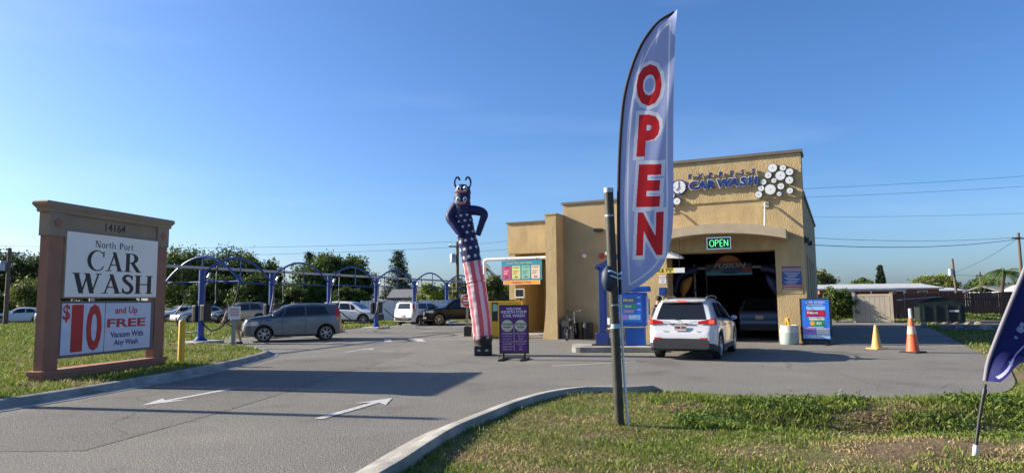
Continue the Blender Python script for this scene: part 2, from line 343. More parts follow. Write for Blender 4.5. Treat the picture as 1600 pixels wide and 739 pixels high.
M['g4'] = mat('weed_leaf', (.05, .10, .02), .55, col2=(.11, .17, .03), island=1, trans=.25, spec=.35)
M['g5'] = mat('dead_leaf', (.075, .055, .035), .9, col2=(.16, .12, .075), island=1, spec=.2)
def scatter(n, x0, x1, y0, y1, keep): 
    P = np.column_stack([RNG.uniform(x0, x1, n), RNG.uniform(y0, y1, n)]); return P[keep(P)]
KEEPR = lambda P: (~inside(P, ASPH)) & (pdist(P, KR) > .17) & (P[:, 0] > -2.6+(P[:, 1]-2)*.25)
def fov(P): return (np.abs(P[:, 0])-1 < .82*P[:, 1])
def grassmix(P, dry):
    v = wob(P[:, 0], P[:, 1], 1.1, .4)*.65+wob(P[:, 0], P[:, 1], 3.7, 1.9)*.5+RNG.normal(0, .26, len(P))+dry
    return np.where(v < .05, 0, np.where(v < .5, 1, 2))
def dryness(P):
    x, y = P[:, 0], P[:, 1]
    d = .8*np.exp(-((y-7.45-.1*np.sin(x*1.3))/.42)**2)*sst(1.0, 4.0, x)+.25*np.exp(-((x-.2)/.9)**2-((y-8.6)/1.2)**2)+.25*np.exp(-((x-3)/1.6)**2-((y-6.3)/.9)**2)-.1
    d = d+.16*np.exp(-((x-5)/2.5)**2-((y-10.6)/.7)**2)
    return d
P = scatter(420000, -3.2, 15, 3.2, 13.2, lambda P: KEEPR(P) & fov(P) & (RNG.random(len(P)) < np.clip((7.2/np.maximum(P[:, 1], 3))**1.0, .3, 1)))
bare = dryness(P)+.35*wob(P[:, 0], P[:, 1], 2.6, 5.)+.25*wob(P[:, 0], P[:, 1], 6.1, 2.)
P = P[RNG.random(len(P)) > np.clip((bare-.10)*2.2, 0, .93)]
Q1 = blades(P, .02, .058, .0035, .0075, 1.0); m1 = grassmix(P, dryness(P))
tall = scatter(36000, -3, 14, 3.4, 13, lambda P: KEEPR(P) & fov(P) & (wob(P[:, 0], P[:, 1], 2.9, 3.1) > .25))
Q2 = blades(tall, .045, .11, .004, .009, .8); m2 = np.minimum(grassmix(tall, -.25), 1)
sg_ = scatter(30000, 2.2, 13, 8.8, 11.4, lambda P: KEEPR(P) & fov(P) & (wob(P[:, 0], P[:, 1], 1.7, .3) > -.35)); Q5 = blades(sg_, .05, .13, .004, .009, .9); m5 = np.minimum(grassmix(sg_, -.5), 1)
# weeds and dead leaves in the swale
sw = scatter(9000, 2.2, 13, 9.0, 11.2, lambda P: (~inside(P, ASPH)) & fov(P)); sw = sw[(RNG.random(len(sw)) < .5) & (wob(sw[:, 0], sw[:, 1], 1.6, .9) > .12)]
C = np.column_stack([sw, height(sw)+RNG.uniform(.01, .08, len(sw))]); Q3 = leafquads(C, 6, .035, .028); m3 = np.full(len(Q3), 3)
dl = scatter(15000, 2.6, 12, 9.0, 11.0, lambda P: (~inside(P, ASPH)) & fov(P) & (wob(P[:, 0], P[:, 1], 1.4, 2.2) > -.2) & (P[:, 1] < 10.6))
Cd = np.column_stack([dl, height(dl)+RNG.uniform(.0, .035, len(dl))]); Q4 = leafquads(Cd, 1, .01, .022); m4 = np.full(len(Q4), 4)
Q = np.concatenate([Q1, Q2, Q3, Q4, Q5]); mi = np.concatenate([m1, m2, m3, m4, m5])
tag(place('grass', quadmesh('grass', Q, mi), None, ['g1', 'g2', 'g3', 'g4', 'g5']), 'patchy green and straw grass on the roadside verge', 'grass', kind='stuff')
KEEPL = lambda P: (~inside(P, ASPH)) & (pdist(P, KL) > .17)
Pl = scatter(200000, -24, -7.4, 9.5, 31, lambda P: KEEPL(P) & fov(P) & (RNG.random(len(P)) < np.clip((12/np.maximum(P[:, 1], 3))**1.4, .12, 1)))
Ql = blades(Pl, .05, .13, .007, .016, .8); ml = np.minimum(grassmix(Pl, -.12), 2)
Pf = scatter(120000, -60, 0, 28, 62, lambda P: KEEPL(P) & fov(P)); Qf = blades(Pf, .08, .18, .02, .05, .8); mf = grassmix(Pf, -.1)
Pr = scatter(60000, 11, 40, 14, 50, lambda P: (~inside(P, ASPH)) & fov(P) & ~inside(P, [(20.6, 32.5), (27.5, 44.5), (75, 44.5), (75, 22), (26, 26.5)])); Qr = blades(Pr, .06, .14, .012, .03, .8); mr = np.minimum(grassmix(Pr, -.3), 1)
tag(place('grass', quadmesh('lawn', np.concatenate([Ql, Qf, Qr]), np.concatenate([ml, mf, mr])), None, ['g1', 'g2', 'g3']), 'sunlit lawn around the monument sign and the far lots', 'grass', kind='stuff')
# ---------------------------------------------------------------- car wash building
BROT = math.atan2(-.436, .90); BLOC = (10.63, 24.4, 0)
M['stucco'] = mat('tan_stucco', (.48, .355, .175), .92, var=.18, vscale=1.6, bump=1.0, bscale=20, stretch=(1.7, 1.7, .55), detail=8)
M['stucco_smooth'] = mat('smooth_tan_render', (.45, .33, .17), .9, var=.12, vscale=1.0, bump=.35, bscale=30)
M['coping'] = mat('metal_coping', (.17, .15, .12), .5, .2, var=.15)
M['trim'] = mat('beige_trim', (.42, .34, .23), .85, var=.12, vscale=2, bump=.3, bscale=40)
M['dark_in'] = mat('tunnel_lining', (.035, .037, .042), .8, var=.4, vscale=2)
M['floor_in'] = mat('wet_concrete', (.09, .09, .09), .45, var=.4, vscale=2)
M['roof'] = mat('roof_membrane', (.35, .34, .32), .9)
bl = thing('car_wash_building', 'tan stucco car wash building with tall parapet and open wash bay', 'building', BLOC, BROT)
def W_(name, m, *a, bevel=0): return B(name, m, bl, *a, bevel=bevel)
W_('wall', 'stucco', -1.0, 0, 0, 1, 0, 3.44); W_('wall', 'stucco', -6.2, -5.02, 0, 1, 0, 3.44)
W_('wall', 'stucco', -6.2, 0, 0, 1, 3.44, 5.33); W_('wall', 'stucco', -6.24, .03, -.05, .97, 5.33, 6.97)
W_('coping', 'coping', -6.31, .1, -.13, 1.05, 6.97, 7.08)
W_('wall', 'stucco_smooth', -9.72, -6.2, .85, 1.25, 0, 5.82); W_('coping', 'coping', -9.78, -6.24, .78, 1.3, 5.82, 5.91)
# buttress with a flared foot
pz = [(0, 0), (.02, .06), (.10, .5), (.16, 1.1), (.20, 1.9), (.20, 5.3)]
b = MB(); pts = [(-10.42+x, z) for x, z in pz]+[(-9.72, 5.3), (-9.72, 0)]
b.prism(pts, lambda u, v, k: (u, (3.6 if k else 0), v)); b.build('buttress', 'stucco', bl)
W_('coping', 'trim', -10.26, -9.68, -.03, 3.6, 5.3, 5.36)
# right side wall with tall recessed windows
ys = [1.0, 2.3, 3.3, 4.7, 5.7, 7.1, 8.1, 9.5, 10.5, 15]
for i in range(0, len(ys)-1, 2): W_('wall', 'stucco_smooth', -.3, -.02, ys[i], ys[i+1], 0, 5.6)
for i in range(1, len(ys)-1, 2):
    W_('wall', 'stucco_smooth', -.3, -.02, ys[i], ys[i+1], 0, .8); W_('wall', 'stucco_smooth', -.3, -.02, ys[i], ys[i+1], 3.3, 5.6)
    w = W_('window', 'trim', -.24, -.17, ys[i]+.001, ys[i+1]-.001, .801, 3.299)
    MB().box(-.17, -.162, ys[i]+.07, ys[i+1]-.07, .88, 2.0).box(-.17, -.162, ys[i]+.07, ys[i+1]-.07, 2.07, 3.22).build('pane', 'glass', w)
W_('coping', 'coping', -.36, .05, 1.05, 15.05, 5.6, 5.7)
W_('wall', 'stucco_smooth', -9.7, -9.4, 3.6, 15, 0, 5.6); W_('wall', 'stucco_smooth', -9.4, -.3, 14.7, 15, 0, 5.6)
W_('roof', 'roof', -9.4, -.3, 1.25, 14.7, 5.2, 5.3)
# wash tunnel
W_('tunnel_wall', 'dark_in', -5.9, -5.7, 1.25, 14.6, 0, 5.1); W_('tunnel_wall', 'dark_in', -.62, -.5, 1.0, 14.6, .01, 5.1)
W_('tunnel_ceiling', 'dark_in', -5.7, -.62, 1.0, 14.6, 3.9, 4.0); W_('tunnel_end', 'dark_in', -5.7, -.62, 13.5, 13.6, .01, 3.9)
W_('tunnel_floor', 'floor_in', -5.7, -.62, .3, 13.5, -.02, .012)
W_('drain_grate', 'steelblack', -4.9, -1.1, .35, .6, .013, .02)
# arched eyebrow canopy
b = MB(); N = 20
def arcz(t): return 4.09+.30*(1-(2*t-1)**2)
for k in range(N):
    t0, t1 = k/N, (k+1)/N; x0, x1 = -5.55+5.02*t0, -5.55+5.02*t1
    b.add([(x0, -1.1, arcz(t0)), (x1, -1.1, arcz(t1)), (x1, 0, arcz(t1)), (x0, 0, arcz(t0)), (x0, -1.1, arcz(t0)-.34), (x1, -1.1, arcz(t1)-.34), (x1, 0, arcz(t1)-.34), (x0, 0, arcz(t0)-.34)],
          [(0, 1, 2, 3), (7, 6, 5, 4), (4, 5, 1, 0)]+([(0, 3, 7, 4)] if k == 0 else [])+([(1, 5, 6, 2)] if k == N-1 else []))
b.build('canopy', 'trim', bl, smooth=40)
for x in (-1.26, -4.73):
    p = W_('rod_plate', 'trim', x-.13, x+.13, -.045, 0, 5.02, 5.26)
    MB().tube([(x, -.04, 5.17), (x, -.12, 5.16), (x, -.62, 4.2)], .03, 8).build('suspension_rod', 'white', bl)
# drive-up wing
W_('wall', 'stucco', -13.76, -10.2, 3.5, 3.8, 3.95, 5.46); W_('coping', 'coping', -13.82, -10.2, 3.42, 7.5, 5.46, 5.53)
W_('wall', 'stucco', -13.7, -13.36, 3.52, 7.4, 0, 3.95); W_('wall', 'stucco_smooth', -13.36, -9.7, 7.0, 7.4, 0, 3.95); W_('wall', 'stucco', -13.74, -13.4, 3.8, 7.4, 3.95, 5.46)
W_('ceiling', 'trim', -13.36, -9.7, 3.8, 7.0, 3.95, 4.1); W_('wall', 'stucco_smooth', -11.7, -11.3, 5.2, 7.0, 0, 3.95)
W_('floor_slab', 'conc', -13.7, -9.72, 2.9, 7.0, -.02, .05)
M['hose'] = mat('green_hose', (.03, .10, .09), .6, var=.2)
MB().tube(smoothpath([(-10.75, 4.3, 3.9), (-10.85, 4.2, 3.3), (-11.35, 4.1, 2.5), (-11.6, 4.1, 1.9), (-11.6, 4.1, 1.0), (-11.45, 4.1, .1)]), .13, 10).build('duct_hose', 'hose', bl, smooth=40)
# fixtures on the walls (parts of the building)
for (x, y, z) in ((-8.0, .85, 4.6),):
    f = W_('wall_light', 'steelblack', x-.22, x+.1, y-.28, y, z-.06, z+.06)
MB().lathe([(.10, 0), (.10, .05), (.085, .10), (.045, .14), (.001, .15)], 16, M4=Matrix.Translation((-8.76, .85, 3.53)) @ Matrix.Rotation(R(90), 4, 'X')).build('dome_camera', 'white', bl, smooth=40)
M['red_paint'] = mat('red_paint', (.45, .05, .03), .5)
MB().lathe([(.12, 0), (.12, .06), (.07, .1), (.001, .11)], 16, M4=Matrix.Translation((-7.98, .85, 3.5)) @ Matrix.Rotation(R(90), 4, 'X')).build('alarm_bell', 'red_paint', bl, smooth=40)
MB().box(-7.72, -7.55, .5, .85, 3.52, 3.64).build('camera_box', 'white', bl)
for y, z in ((.5, 3.72), (3.9, 3.85)):
    MB().box(.0, .16, y-.12, y+.12, z-.05, z+.13).bar((0, y, z+.2), (.08, y, z+.1), .05).build('floodlight', 'steelblack', bl)
MB().tube([(-6.75, .8, .1), (-6.75, .8, 5.2)], .05, 8).build('conduit', 'white', bl)
# ---- lettering and discs of the facade sign
BM_ = Matrix.Translation(BLOC) @ Matrix.Rotation(BROT, 4, 'Z')
def bthing(name, label, cat, x, y, z, group=None, dr=0): return thing(name, label, cat, BM_ @ Vector((x, y, z)), BROT+dr, group)
M['sign_blue'] = mat('sign_blue', (.012, .03, .17), .35); M['sign_white'] = mat('sign_white', (.70, .70, .69), .45)
fs = bthing('facade_sign', 'raised blue and white lettering with clock on the tall parapet', 'sign', -4.4, -.05, 6.02)
ck = MB().prism([(.30*math.cos(a*math.pi/16), .30*math.sin(a*math.pi/16)) for a in range(32)], lambda u, v, k: (u, (0 if k else -.12), v)).build('clock', 'sign_blue', fs)
disc('clock_face', 'sign_white', ck, 0, -.128, 0, .255, .01)
for a, ln, w in ((0, .20, .028), (225, .17, .034)):
    MB().bar((0, -.134, 0), (math.sin(R(a))*ln, -.134, math.cos(R(a))*ln), w, .006).build('hand', 'black', ck)
for k in range(0, 12, 3): MB().bar((math.sin(R(k*30))*.19, -.133, math.cos(R(k*30))*.19), (math.sin(R(k*30))*.24, -.133, math.cos(R(k*30))*.24), .022, .006).build('tick', 'black', ck)
def letters(word, x0, x1, z, size, bold, par, rim, **k):
    n = len(word); 
    for i, c in enumerate(word):
        if c == ' ': continue
        x = x0+(x1-x0)*i/(n-1) if not k.get('adv') else x0+k['adv'][i]
        if rim: text('letter_rim', c, size, 'sign_white', par, x, -.07, z, bold=bold+.022, ext=.045, shear=.12, xs=k.get('xs', 1))
        text('letter', c, size, 'sign_blue', par, x, -.10 if rim else -.09, z, bold=bold, ext=.05, shear=.12, xs=k.get('xs', 1))
letters('EXPRESS', .42, 2.78, .37, .23, .010, fs, False, xs=1.1)
adv = [0, .34, .66, 0, 1.14, 1.53, 1.86, 2.20]
letters('CAR WASH', .53, 3, .0, .43, .016, fs, True, adv=adv, xs=1.08)
M['bubble'] = mat('white_acrylic', (.72, .74, .72), .35, var=.12, vscale=2); M['rim_grey'] = mat('grey_rim', (.13, .13, .13), .5)
BUB = [(-.94, 6.46, .18), (-.58, 6.43, .12), (-.36, 6.26, .14), (-1.1, 6.2, .13), (-.68, 6.15, .19), (-.38, 5.95, .15), (-.91, 5.98, .1), (-1.28, 5.96, .12), (-.68, 5.75, .13), (-1.37, 5.73, .12), (-1.05, 5.66, .21), (-.38, 5.56, .12), (-.75, 5.47, .09), (-1.47, 5.5, .14), (-4.68, 5.7, .1), (-4.51, 5.47, .15), (-4.77, 5.42, .11), (-5.1, 5.6, .16), (-5.35, 5.9, .13)]
for part, lab in ((BUB[:14], 'cluster of white bubble discs at the right end of the parapet'), (BUB[14:], 'few white bubble discs low beside the feather flag')):
    bt = bthing('bubble_decoration', lab, 'decoration', part[0][0], -.05, part[0][1])
    for (x, z, r) in part:
        dx, dz = x-part[0][0], z-part[0][1]; n = 24; pr = [(r*math.cos(2*math.pi*i/n), r*math.sin(2*math.pi*i/n)) for i in range(n)]
        d = MB().prism(pr, lambda u, v, k: (dx+u, (0 if k else -.10), dz+v)).build('bubble_disc', 'rim_grey', bt)
        disc('disc_face', 'bubble', d, dx, -.104, dz, r*.88, .004); disc('mount_bolt', 'rim_grey', d, dx, -.11, dz, .018, .006, 8)
# neon open sign under the canopy
M['neon'] = mat('green_neon', (.1, .6, .2), .3, emit=(.12, 1, .35), estr=.7)
ns = bthing('neon_sign', 'lit green neon window sign hung above the wash bay', 'sign', -2.9, -.62, 3.71)
MB().box(-.41, .41, -.03, .03, -.19, .19).build('backing', 'steelblack', ns)
for a in ((-.44, .44, .19, .225), (-.44, .44, -.225, -.19), (-.44, -.41, -.19, .19), (.41, .44, -.19, .19)): B('frame', 'chrome', ns, a[0], a[1], -.05, .05, a[2], a[3])
def stroke(nm, lines, par):
    b = MB()
    for pts in lines: b.tube([(x, -.055, z) for x, z in pts], .012, 6)
    b.build(nm, 'neon', par)
stroke('neon_letter', [[(-.25+.08*math.cos(a*math.pi/8), .12*math.sin(a*math.pi/8)) for a in range(17)]], ns)
stroke('neon_letter', [[(-.12, -.12), (-.12, .12)], [(-.125, .12), (-.05, .118), (-.01, .09), (-.01, .05), (-.05, .01), (-.12, 0)]], ns)
stroke('neon_letter', [[(.05, .12), (.05, -.12)], [(.05, .12), (.15, .12)], [(.05, 0), (.13, 0)], [(.05, -.12), (.15, -.12)]], ns)
stroke('neon_letter', [[(.2, -.12), (.2, .12)], [(.2, .12), (.33, -.12)], [(.33, -.12), (.33, .12)]], ns)
for x in (-.3, .3): MB().tube([(x, 0, .22), (x, 0, .33)], .008, 6).build('hanger', 'steelblack', ns)
# yellow clearance bar and small wall things
M['yellow'] = mat('safety_yellow', (.72, .42, .02), .45, var=.12, vscale=6); M['bar_yellow'] = mat('bar_yellow', (.75, .55, .07), .5)
cb = bthing('clearance_bar', 'yellow clearance bar with black letters hanging before the wash bay', 'sign', -4.9, -1.6, 2.7)
MB().box(-.95, .9, -.02, .02, -.09, .09).build('bar', 'bar_yellow', cb)
text('lettering', 'CLEARANCE 7\'2"', .17, 'black', cb, -.2, -.024, 0, bold=.004, xs=1.05)
MB().box(.52, .9, -.024, -.0205, -.09, .09).build('worn_end', 'sign_white', cb)
for x in (-.7, .7): MB().tube([(x, 0, .09), (x, .25, 1.2)], .008, 5).build('chain', 'steelblack', cb)
al = bthing('lamp_hood', 'white sloped hood at the left top of the bay', 'hood', -4.75, -.28, 3.3)
MB().prism([(-.42, -.04), (.42, -.1), (.42, -.02), (.05, .16), (-.42, .2)], lambda u, v, k: (u, (.2 if k else -.15), v)).build('hood', 'white', al)
MB().tube([(.05, 0, .12), (.05, .25, .2)], .02, 6).build('arm', 'steelblack', al)
pn = bthing('wall_notice', 'small white paper notice on the left pier of the bay', 'sign', -5.2, -.004, 2.42)
panel('sheet', 'sign_white', pn, -.14, .14, -.16, .16, 0, .004)
for k in range(3): text('lettering', ('NO RINSE', 'ROCK', 'CAR')[k], .065, 'red_paint', pn, 0, -.007, .09-.09*k, ext=.001)
bb = bthing('control_box', 'small blue control box on the left pier of the bay', 'box', -5.2, -.004, 1.95)
MB().box(-.13, .13, -.14, 0, -.15, .15).build('box', 'blue_metal', bb, bevel=.01)
# poster on the right pier
M['po_blue'] = mat('poster_blue', (.03, .08, .25), .4); M['po_red'] = mat('poster_red', (.45, .09, .06), .4); M['po_purple'] = mat('poster_purple', (.13, .03, .12), .4); M['po_yel'] = mat('poster_cream', (.48, .36, .14), .4); M['po_lil'] = mat('poster_mauve', (.30, .22, .28), .4)
po = bthing('wash_poster', 'blue and red price poster on the right pier of the bay', 'poster', -.47, -.004, 2.3)
panel('board', 'po_yel', po, -.35, .35, -.5, .5, 0, .012)
for z0, z1, m in ((.44, .49, 'po_purple'), (.30, .44, 'po_lil'), (-.18, .30, 'po_blue'), (-.34, -.18, 'po_red')): panel('print_band', m, po, -.335, .335, z0, z1, -.0125, .002)
for k in range(8): panel('text_line', 'sign_white', po, -.25+.06*(k % 3), .28-.05*(k % 4), .24-.055*k, .255-.055*k, -.015, .0015)
for k in range(3): panel('text_line', 'sign_white', po, -.28, .3-.04*k, -.22-.09*k, -.205-.09*k, -.015, .0015)
# wash arch with printed logo in the tunnel
M['sgray2'] = mat('dark_steel', (.12, .12, .125), .5, .4); M['ar_red'] = mat('arch_red', (.16, .012, .012), .5); M['ar_yel'] = mat('arch_yellow', (.28, .13, .02), .5); M['ar_blue'] = mat('arch_blue', (.008, .018, .07), .5); M['ar_teal'] = mat('arch_teal', (.03, .16, .2), .5)  # crossbar steel in one even tone, darker than the alloy
M['dim_print'] = mat('grey_print', (.22, .22, .23), .6); wa = bthing('wash_arch', 'wash arch with printed logo board just inside the bay', 'wash equipment', -2.95, 2.0, 0)  # arch lettering in plain grey, well below the sign white
MB().box(-2.2, 2.2, -.04, .06, 2.84, 2.95).build('crossbar', 'sgray2', wa)
panel('board', 'black', wa, -.92, .92, 2.58, 3.05, -.05, .02)
pts = [(.5*math.cos(R(a)), 3.05+.36*math.sin(R(a))) for a in range(0, 181, 12)]
MB().prism(pts, lambda u, v, k: (u, -.05+(0 if k else -.02), v)).build('sun_emblem', 'ar_red', wa)
MB().prism([(.36*math.cos(R(a)), 3.16+.22*math.sin(R(a))) for a in range(0, 181, 12)], lambda u, v, k: (u, -.072+(0 if k else -.006), v)).build('sun_glow', 'ar_yel', wa)
panel('teal_print', 'ar_teal', wa, -.9, .9, 2.59, 2.75, -.071, .003); panel('red_print', 'ar_red', wa, .5, .88, 2.68, 2.88, -.0745, .003)
MB().prism([(.45*math.cos(R(a)), 2.76+.12*math.sin(R(a))) for a in range(0, 360, 20)], lambda u, v, k: (u+.1, -.078+(0 if k else -.004), v)).build('swirl', 'ar_blue', wa)
text('lettering', 'FUSION', .26, 'dim_print', wa, .02, -.085, 2.97, bold=.008, shear=.3, xs=1.35); text('lettering', 'BOOST', .13, 'dim_print', wa, -.45, -.085, 2.79, shear=.3, xs=1.2)
for s in (-1, 1):
    MB().tube(smoothpath([(s*1.25, -.1, 2.85), (s*1.7, -.1, 2.75), (s*2.05, -.1, 2.45), (s*2.2, -.1, 1.9)]), [.16]*19, 10).build('side_arm', 'ar_blue', wa, smooth=40)
    MB().tube(smoothpath([(s*1.45, -.28, 2.55), (s*1.72, -.28, 2.2), (s*1.85, -.28, 1.75)]), [.02+.2*math.sin(math.pi*(i+.6)/13.2) for i in range(13)], 10).build('brush_cover', 'ar_yel' if s < 0 else 'ar_blue', wa, smooth=40)
    B('leg', 'alloy', wa, s*2.3-.06, s*2.3+.06, -.02, .06, 0, 2.95)
for k, (x, y, m) in enumerate(((-4.9, 5.0, 'ar_blue'), (-1.2, 4.2, 'ar_red'), (-4.9, 8.0, 'ar_red'), (-1.2, 8.0, 'ar_blue'))):
    wbr = bthing('wash_brush', ('dark blue upright wash brush left in the bay', 'red upright wash brush right in the bay', 'red upright wash brush deep left in the bay', 'dark blue upright wash brush deep right in the bay')[k], 'wash equipment', x, y, 0)
    b = MB()
    for q in range(60):
        a = q*2.4; z = .25+q*.032; b.add([(0, 0, z+.03), (.42*math.cos(a), .42*math.sin(a), z-.08), (.42*math.cos(a+.35), .42*math.sin(a+.35), z-.1), (0, 0, z-.02)], [(0, 1, 2, 3)])
    b.build('cloth_strips', m, wbr, fix=False); MB().tube([(0, 0, 0), (0, 0, 3.2)], .07, 8).build('spindle', 'galv', wbr)
# ---- drive-up lane: headache bar, menu, yellow cabinet, screen
hb = bthing('headache_bar', 'white pipe goalpost over the drive-up lane', 'barrier', -14.38, 2.2, 0)
MB().tube(smoothpath([(0, 0, 0), (0, 0, 2.0), (0, 0, 3.4), (.06, 0, 3.55), (.22, 0, 3.62), (2, 0, 3.62), (4.1, 0, 3.62)], 4), .075, 10).build('pipe', 'white', hb, smooth=40)
B('base_plate', 'galv', hb, -.16, .16, -.16, .16, 0, .02)
M['menu_teal'] = mat('menu_teal', (.03, .25, .38), .4, var=.2, vscale=3); M['menu_pink'] = mat('menu_pink', (.55, .07, .17), .4, var=.2, vscale=3); M['menu_lime'] = mat('menu_lime', (.62, .62, .22), .4); M['menu_mint'] = mat('menu_mint', (.22, .5, .38), .4); M['menu_pale'] = mat('menu_pale', (.66, .55, .48), .4); M['orange'] = mat('orange_sign', (.75, .33, .03), .45)
mn = bthing('lane_menu', 'turquoise lane menu board with four coloured price cards', 'sign', -12.35, 2.1, 3.07)
panel('board', 'menu_teal', mn, -1.03, 1.05, -.47, .45, 0, .03)
for k, m in enumerate(('menu_pink', 'menu_lime', 'menu_mint', 'menu_pale')):
    c = panel('price_card', m, mn, -.98+k*.5, -.54+k*.5, -.42, .2, -.031, .006, .05)
    text('lettering', ('1 WASH', '2 WASH', '3 WASH', '4 WASH')[k], .085, 'black', c, -.76+k*.5, -.039, .12, ext=.001)
    for j in range(3): panel('text_line', 'black' if k else 'sign_white', c, -.92+k*.5, -.66+k*.5-.04*j, -.05-.07*j, -.03-.07*j, -.038, .0012)
    text('lettering', ('$20', '$16', '$12', '$10')[k], .1, 'black', c, -.76+k*.5, -.039, -.33, bold=.004, ext=.001)
text('lettering', 'North Port Car Wash', .15, 'menu_lime', mn, -.1, -.033, .33, ext=.001)
c2 = bthing('clearance_sign', 'orange clearance sign hung below the turquoise lane menu', 'sign', -12.35, 2.1, 2.49)
panel('board', 'sign_white', c2, -.95, .95, -.1, .1, 0, .02); panel('face', 'orange', c2, -.92, .92, -.08, .08, -.0205, .003)
text('lettering', 'Clearance 7 Feet', .14, 'red_paint', c2, 0, -.025, 0, bold=.003, ext=.001)
for x in (-.8, .8): MB().tube([(x, 0, .1), (x, 0, 1.15)], .01, 5).build('hanger', 'steelblack', c2)
tv = bthing('lane_monitor', 'small black screen with pale frame above the yellow cabinet', 'screen', -12.98, 3.2, 1.99)
panel('frame', 'sign_white', tv, -.25, .25, -.22, .22, .06, .08, .03); panel('screen', 'glass', tv, -.21, .21, -.16, .18, -.021, .005, .02); MB().tube([(0, .1, -.2), (0, .1, -1.99)], .04, 8).build('post', 'steelblack', tv)
yc = thing('pay_cabinet', 'yellow metal pay cabinet behind the purple price board', 'machine', (-.31, 30.0, 0), -.12)
MB().box(-.72, .72, -.25, .35, 0, 1.62).build('body', 'yellow', yc, bevel=.02)
MB().box(-.70, .70, -.26, -.251, .03, .06).build('kick_line', 'steelblack', yc)
panel('service_door', 'steelblack', yc, -.58, -.33, .75, 1.56, -.251, .012); panel('display', 'menu_mint', yc, -.54, -.37, 1.18, 1.5, -.264, .004); panel('card_reader', 'sign_white', yc, -.36, -.34, 1.2, 1.45, -.264, .01)
MB().box(-.55, .4, -.1, .2, 1.62, 1.68).build('top_box', 'steelblack', yc)
# ---------------------------------------------------------------- monument sign
M['terra'] = mat('terracotta_stucco', (.34, .16, .10), .9, var=.2, vscale=2.0, bump=.8, bscale=38, detail=8); M['tan'] = mat('tan_sign_trim', (.33, .235, .15), .9, var=.12, vscale=2, bump=.4, bscale=45)
M['face_white'] = mat('sign_face_white', (.92, .85, .73), .4, var=.04, vscale=1.5); M['face_blue'] = mat('reader_face', (.62, .66, .74), .3, var=.10, vscale=1.2, stretch=(1, 1, 6)); M['ink'] = mat('black_lettering', (.012, .012, .014), .5)
M['red_ink'] = mat('red_lettering', (.50, .018, .025), .4); M['blue_ink'] = mat('blue_lettering', (.012, .04, .17), .4); M['sgray'] = mat('grey_frame', (.13, .13, .14), .5, .3)
sg = thing('monument_sign', 'terracotta and tan roadside monument sign with price panel', 'sign', (-9.851, 14.105, .02), 1.3848); sg.scale = (.97, .46, 1)
MB().box(-.06, 3.76, -.34, .36, -.1, .20).build('plinth', 'terra', sg, bevel=.01); MB().box(-.10, 3.80, -.39, .41, .20, .30).build('ledge', 'terra', sg, bevel=.012)
for x in (0, 3.34):
    MB().box(x, x+.38, -.24, .26, .30, 3.12).build('post', 'terra', sg, bevel=.012)
    c = MB().box(x-.03, x+.41, -.28, .30, 3.12, 3.62).build('post_cap', 'tan', sg, bevel=.012)
    MB().prism([(x+.19+.11*math.sin(R(a)), 3.4+.11*math.cos(R(a))) for a in range(0, 360, 72)], lambda u, v, k: (u, (-.28 if k else -.31), v)).build('rosette', 'terra', c)
MB().box(.41, 3.31, -.2, .22, 3.28, 3.62).build('header', 'tan', sg)
b = MB()
prof = [(-.30, 3.62), (-.32, 3.65), (-.32, 3.69), (-.36, 3.73), (-.40, 3.77), (-.40, 3.82), (-.37, 3.85)]
for (o0, z0), (o1, z1) in zip(prof[:-1], prof[1:]):
    def ring(o, z): e = -o-.26; return [(-.03-e, o, z), (3.75+e, o, z), (3.75+e, .02-o, z), (-.03-e, .02-o, z)]
    b.add(ring(o0, z0)+ring(o1, z1), [(i, (i+1) % 4, 4+(i+1) % 4, 4+i) for i in range(4)])
b.add(ring(*prof[-1]), [(0, 1, 2, 3)]); b.add(ring(*prof[0]), [(3, 2, 1, 0)]); b.build('cornice', 'tan', sg)
text('address_number', '14164', .25, 'ink', sg, 1.86, -.204, 3.44, bold=.004, xs=1.12)
MB().box(.40, 3.34, -.30, .12, 1.80, 3.275).build('sign_cabinet', 'tan', sg, bevel=.008)
up = MB().box(.43, 3.31, -.312, -.30, 1.83, 3.25).build('upper_face', 'face_white', sg)
lc = MB().box(.40, 3.33, -.20, .14, .52, 1.74).build('reader_cabinet', 'sgray', sg)
lo = MB().box(.44, 3.20, -.212, -.20, .58, 1.69).build('lower_face', 'face_blue', lc)
MB().box(1.66, 1.68, -.2145, -.212, .58, 1.69).build('face_seam', 'sgray', lc)
# serif capitals drawn with a broad pen
def ell(cx, cy, rx, ry, a0, a1, n=22): return [(cx+rx*math.cos(R(a0+(a1-a0)*i/n)), cy+ry*math.sin(R(a0+(a1-a0)*i/n))) for i in range(n+1)]
def strip(o, i): return [[o[k], o[k+1], i[k+1], i[k]] for k in range(len(o)-1)]
def quad(x0, y0, x1, y1, w0, w1=None): w1 = w1 or w0; return [(x0-w0/2, y0), (x0+w0/2, y0), (x1+w1/2, y1), (x1-w1/2, y1)]
def sf(x, y, w, t=.045, up=1): return [(x-w/2, y), (x+w/2, y), (x+w/2, y+t*up), (x-w/2, y+t*up)]
T, t_ = .195, .07
def spine(pts, ws):
    out = []; P = [Vector((x, y, 0)) for x, y in pts]; Q = []
    for i, p in enumerate(P):
        d = (P[min(i+1, len(P)-1)]-P[max(i-1, 0)]).normalized(); n = Vector((-d.y, d.x, 0))*ws[i]/2; Q.append((p+n, p-n))
    return [[tuple(Q[i][0][:2]), tuple(Q[i+1][0][:2]), tuple(Q[i+1][1][:2]), tuple(Q[i][1][:2])] for i in range(len(Q)-1)]
def sw(n, lo, hi): return [lo+(hi-lo)*math.sin(math.pi*i/(n-1)) for i in range(n)]
def bowl(x, y, rx, ry, a0=90, a1=-90): return strip(ell(x, y, rx, ry, a0, a1), ell(x-.02, y, rx-T+.01, ry-t_, a0, a1))
